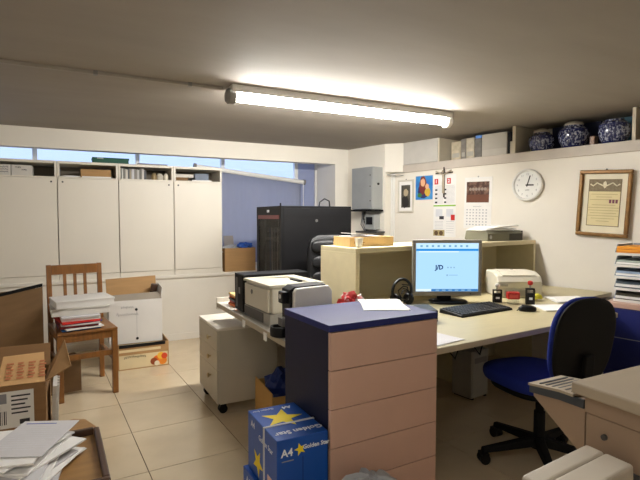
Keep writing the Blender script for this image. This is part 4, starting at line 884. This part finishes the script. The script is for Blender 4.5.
# brown boxes behind / below the chair
def carton(name, label, loc, rot, w_, d, h, m, flaps=()):
    t = thing(name, label, 'box', loc, rot)
    for args in ((0, w_, 0, .006, 0, h), (0, w_, d-.006, d, 0, h), (0, .006, .0065, d-.0065, 0, h), (w_-.006, w_, .0065, d-.0065, 0, h)): B(*args).build('side', m, t)
    B(.0065, w_-.0065, .0065, d-.0065, 0, .006).build('bottom', m, t)
    for f in flaps: MB().hexa(f).build('flap', m, t)
    return t
def flap(p0, p1, e0, e1, th=.005):
    p0, p1, e0, e1 = map(Vector, (p0, p1, e0, e1)); n_ = (p1-p0).cross(e0-p0).normalized()*th
    return [p0, p1, e1, e0, p0+n_, p1+n_, e1+n_, e0+n_]
t = carton('brown_carton', 'plain brown carton standing under the wooden chair', (-.155, 4.15, 0), R(8), .22, .24, .243, cardd)
B(.0065, .2135, .0065, .2335, .225, .231).build('lid', cardd, t)
t = carton('large_carton', 'large dark brown open carton beside the wooden chair', (-.86, 4.30, 0), R(-6), .56, .50, .54, cardd,
           [flap((0, .5, .54), (.56, .5, .54), (.0, .56, .70), (.56, .56, .74)), flap((.56, .02, .54), (.56, .48, .54), (.60, .03, .66), (.60, .46, .70))])
t = thing('carton_panel', 'flat brown cardboard panel with black edge leaning on large carton', 'cardboard', (-.28, 4.13, .135), 0); t.rotation_euler = (R(-8), R(-12), 0)
MB().prism_axis([(-.60, 0), (.10, 0), (.235, .66), (-.60, .66)], 0, .008, 'y').build('board', cardd, t); MB().prism_axis([(-.60, .661), (.235, .661), (.24, .685), (-.60, .685)], -.003, .0085, 'y').build('dark_edge', black2, t)
# front left open carton with label
t = carton('open_carton', 'open brown carton with shipping label and printed flap', (-.545, 2.91, 0), R(-2), .42, .34, .485, mat('cardboard_unlit', (146, 110, 72), .85, var=.07, vscale=5, stretch=(1, 1, 8)),  # cardboard darkened to hold the shade of the unlit front
           [flap((0, .34, .485), (.42, .34, .485), (0, .40, .60), (.42, .40, .60))])
B(.05, .36, -.001, -.0002, .32, .325).build('tape_edge', mat('tape', (190, 160, 110), .4), t) if False else None
f = MB().hexa(flap((.20, .004, .488), (.418, .004, .486), (.215, .16, .60), (.405, .16, .605))).build('printed_flap', mat('flap_tan', (206, 164, 112), .8), t)
Mf = Matrix.Translation((.312, .07, .540)) @ Matrix.Rotation(R(36), 4, 'X')
for k in range(4):
    for q in range(6):
        x = -.075+.05*k; o = MB().box(x, x+.026+.006*((k+q) % 2), -.052+.019*q, -.041+.019*q, .0055, .0062).xf(Mf).build('red_print', mat('red_print', (196, 124, 84), .8), t)
MB().hexa(flap((.416, .02, .485), (.416, .30, .485), (.54, .00, .56), (.50, .27, .64))).build('flap', card, t)
B(.16, .365, -.0014, -.0002, .27, .46).build('shipping_label', paper, t)
for k in range(9): B(.172+.0085*k, .172+.0085*k+[.003, .005, .002, .006, .003, .004, .002, .005, .003][k], -.002, -.0015, .29, .36).build('barcode_bar', ink, t)
for k in range(5): B(.265, .35-.012*(k % 3), -.002, -.0015, .43-.022*k, .438-.022*k).build('label_line', ink, t)
B(.172, .245, -.002, -.0015, .40, .45).build('label_block', inkg, t); B(.30, .345, -.002, -.0015, .285, .31).build('label_block', ink, t)
t = thing('foam_strip', 'pale ribbed foam strip standing beside the open carton', 'foam', (-.118, 2.99, 0), R(4)); t.rotation_euler = (0, R(3), R(0))
fmm = mat('foam', (206, 204, 198), .7)
B(0, .02, 0, .20, 0, .43).build('board', fmm, t)
for k in range(4): B(.0205, .032, .02+.05*k, .04+.05*k, .0, .43).build('rib', fmm, t)
o = tag(MB().tube([(0, 0, 0), (.002, .01, .10), (.004, .012, .17)], .02).build('plastic_roll', bagm, smooth=True), 'small clear plastic roll standing behind the wooden tray table', 'roll'); o.location = (-.05, 2.75, .0)
t = thing('low_stool', 'low brown wooden stool with a curved end behind the tray table', 'stool', (-.05, 2.47, .06), R(15))
MB().prism([(-.22, -.1), (.10, -.11), (.13, -.06), (.12, .05), (.08, .09), (-.22, .1)], .30, .325).build('board', woodt, t, bevel=.004)
for x in (-.18, .05): B(x, x+.03, -.06, .06, -.06, .2995).build('support', woodd, t)
# tray table with paper heap
t = thing('tray_table', 'brown wooden tray table with raised dark rim', 'table', (.075, 2.20, 0), R(1.5))
B(-.75, -.0, -.43, 0, .425, .445).build('top', woodt, t)
for args in ((-.0, .022, -.43, .012, .415, .472), (-.75, -.0005, .0005, .022, .415, .472), (-.75, .022, -.452, -.4305, .415, .472)): B(*args).build('rim', woodd, t, bevel=.005)
for x in (-.70, -.05):
    for y in (-.39, -.05): B(x-.022, x+.022, y-.022, y+.022, 0, .4245).build('leg', woodd, t, bevel=.003)
rc = random.Random(5); z = .4465
for k in range(13):
    h = rc.choice([.004, .007, .011, .006]); o = tag(B(-.105, .105, -.1485, .1485, 0, h).build('paper_sheaf', paper if k % 3 else paper2, bevel=.001),
        ('white paper sheaf in the messy heap on the tray table' if k % 3 else 'greyish paper sheaf in the messy heap on the tray table') if k < 12 else 'printed white sheet with blue heading topping the heap on the tray table', 'paper', 'paper heap on the tray table')
    o.location = (-.15+rc.uniform(-.035, .03)-(.02 if k > 9 else 0), (1.985 if k < 9 else 2.03)+rc.uniform(-.025, .02), z); o.rotation_euler = (0, 0, R(-28+rc.uniform(-22, 22)) if k < 12 else R(-24)); z += h+.0004
    if k == 12:
        o.location = (-.135, 2.06, z-h)
        B(-.085, .03, .118, .124, h+.0002, h+.0006).build('heading_line', mat('ink_blue', (60, 80, 170), .7), o)
        for q in range(12): B(-.085, .085-.03*(q % 4 == 3), .10-.018*q, .102-.018*q, h+.0002, h+.0005).build('text_line', mat('ink_pale', (222, 222, 228), .8), o)
o = tag(B(-.105, .105, -.1485, .1485, 0, .006).build('paper_sheaf', paper, bevel=.001), 'white paper sheaf lying apart beside the heap on tray table', 'paper', 'paper heap on the tray table'); o.location = (-.43, 2.0, .4465); o.rotation_euler = (0, 0, R(-8))
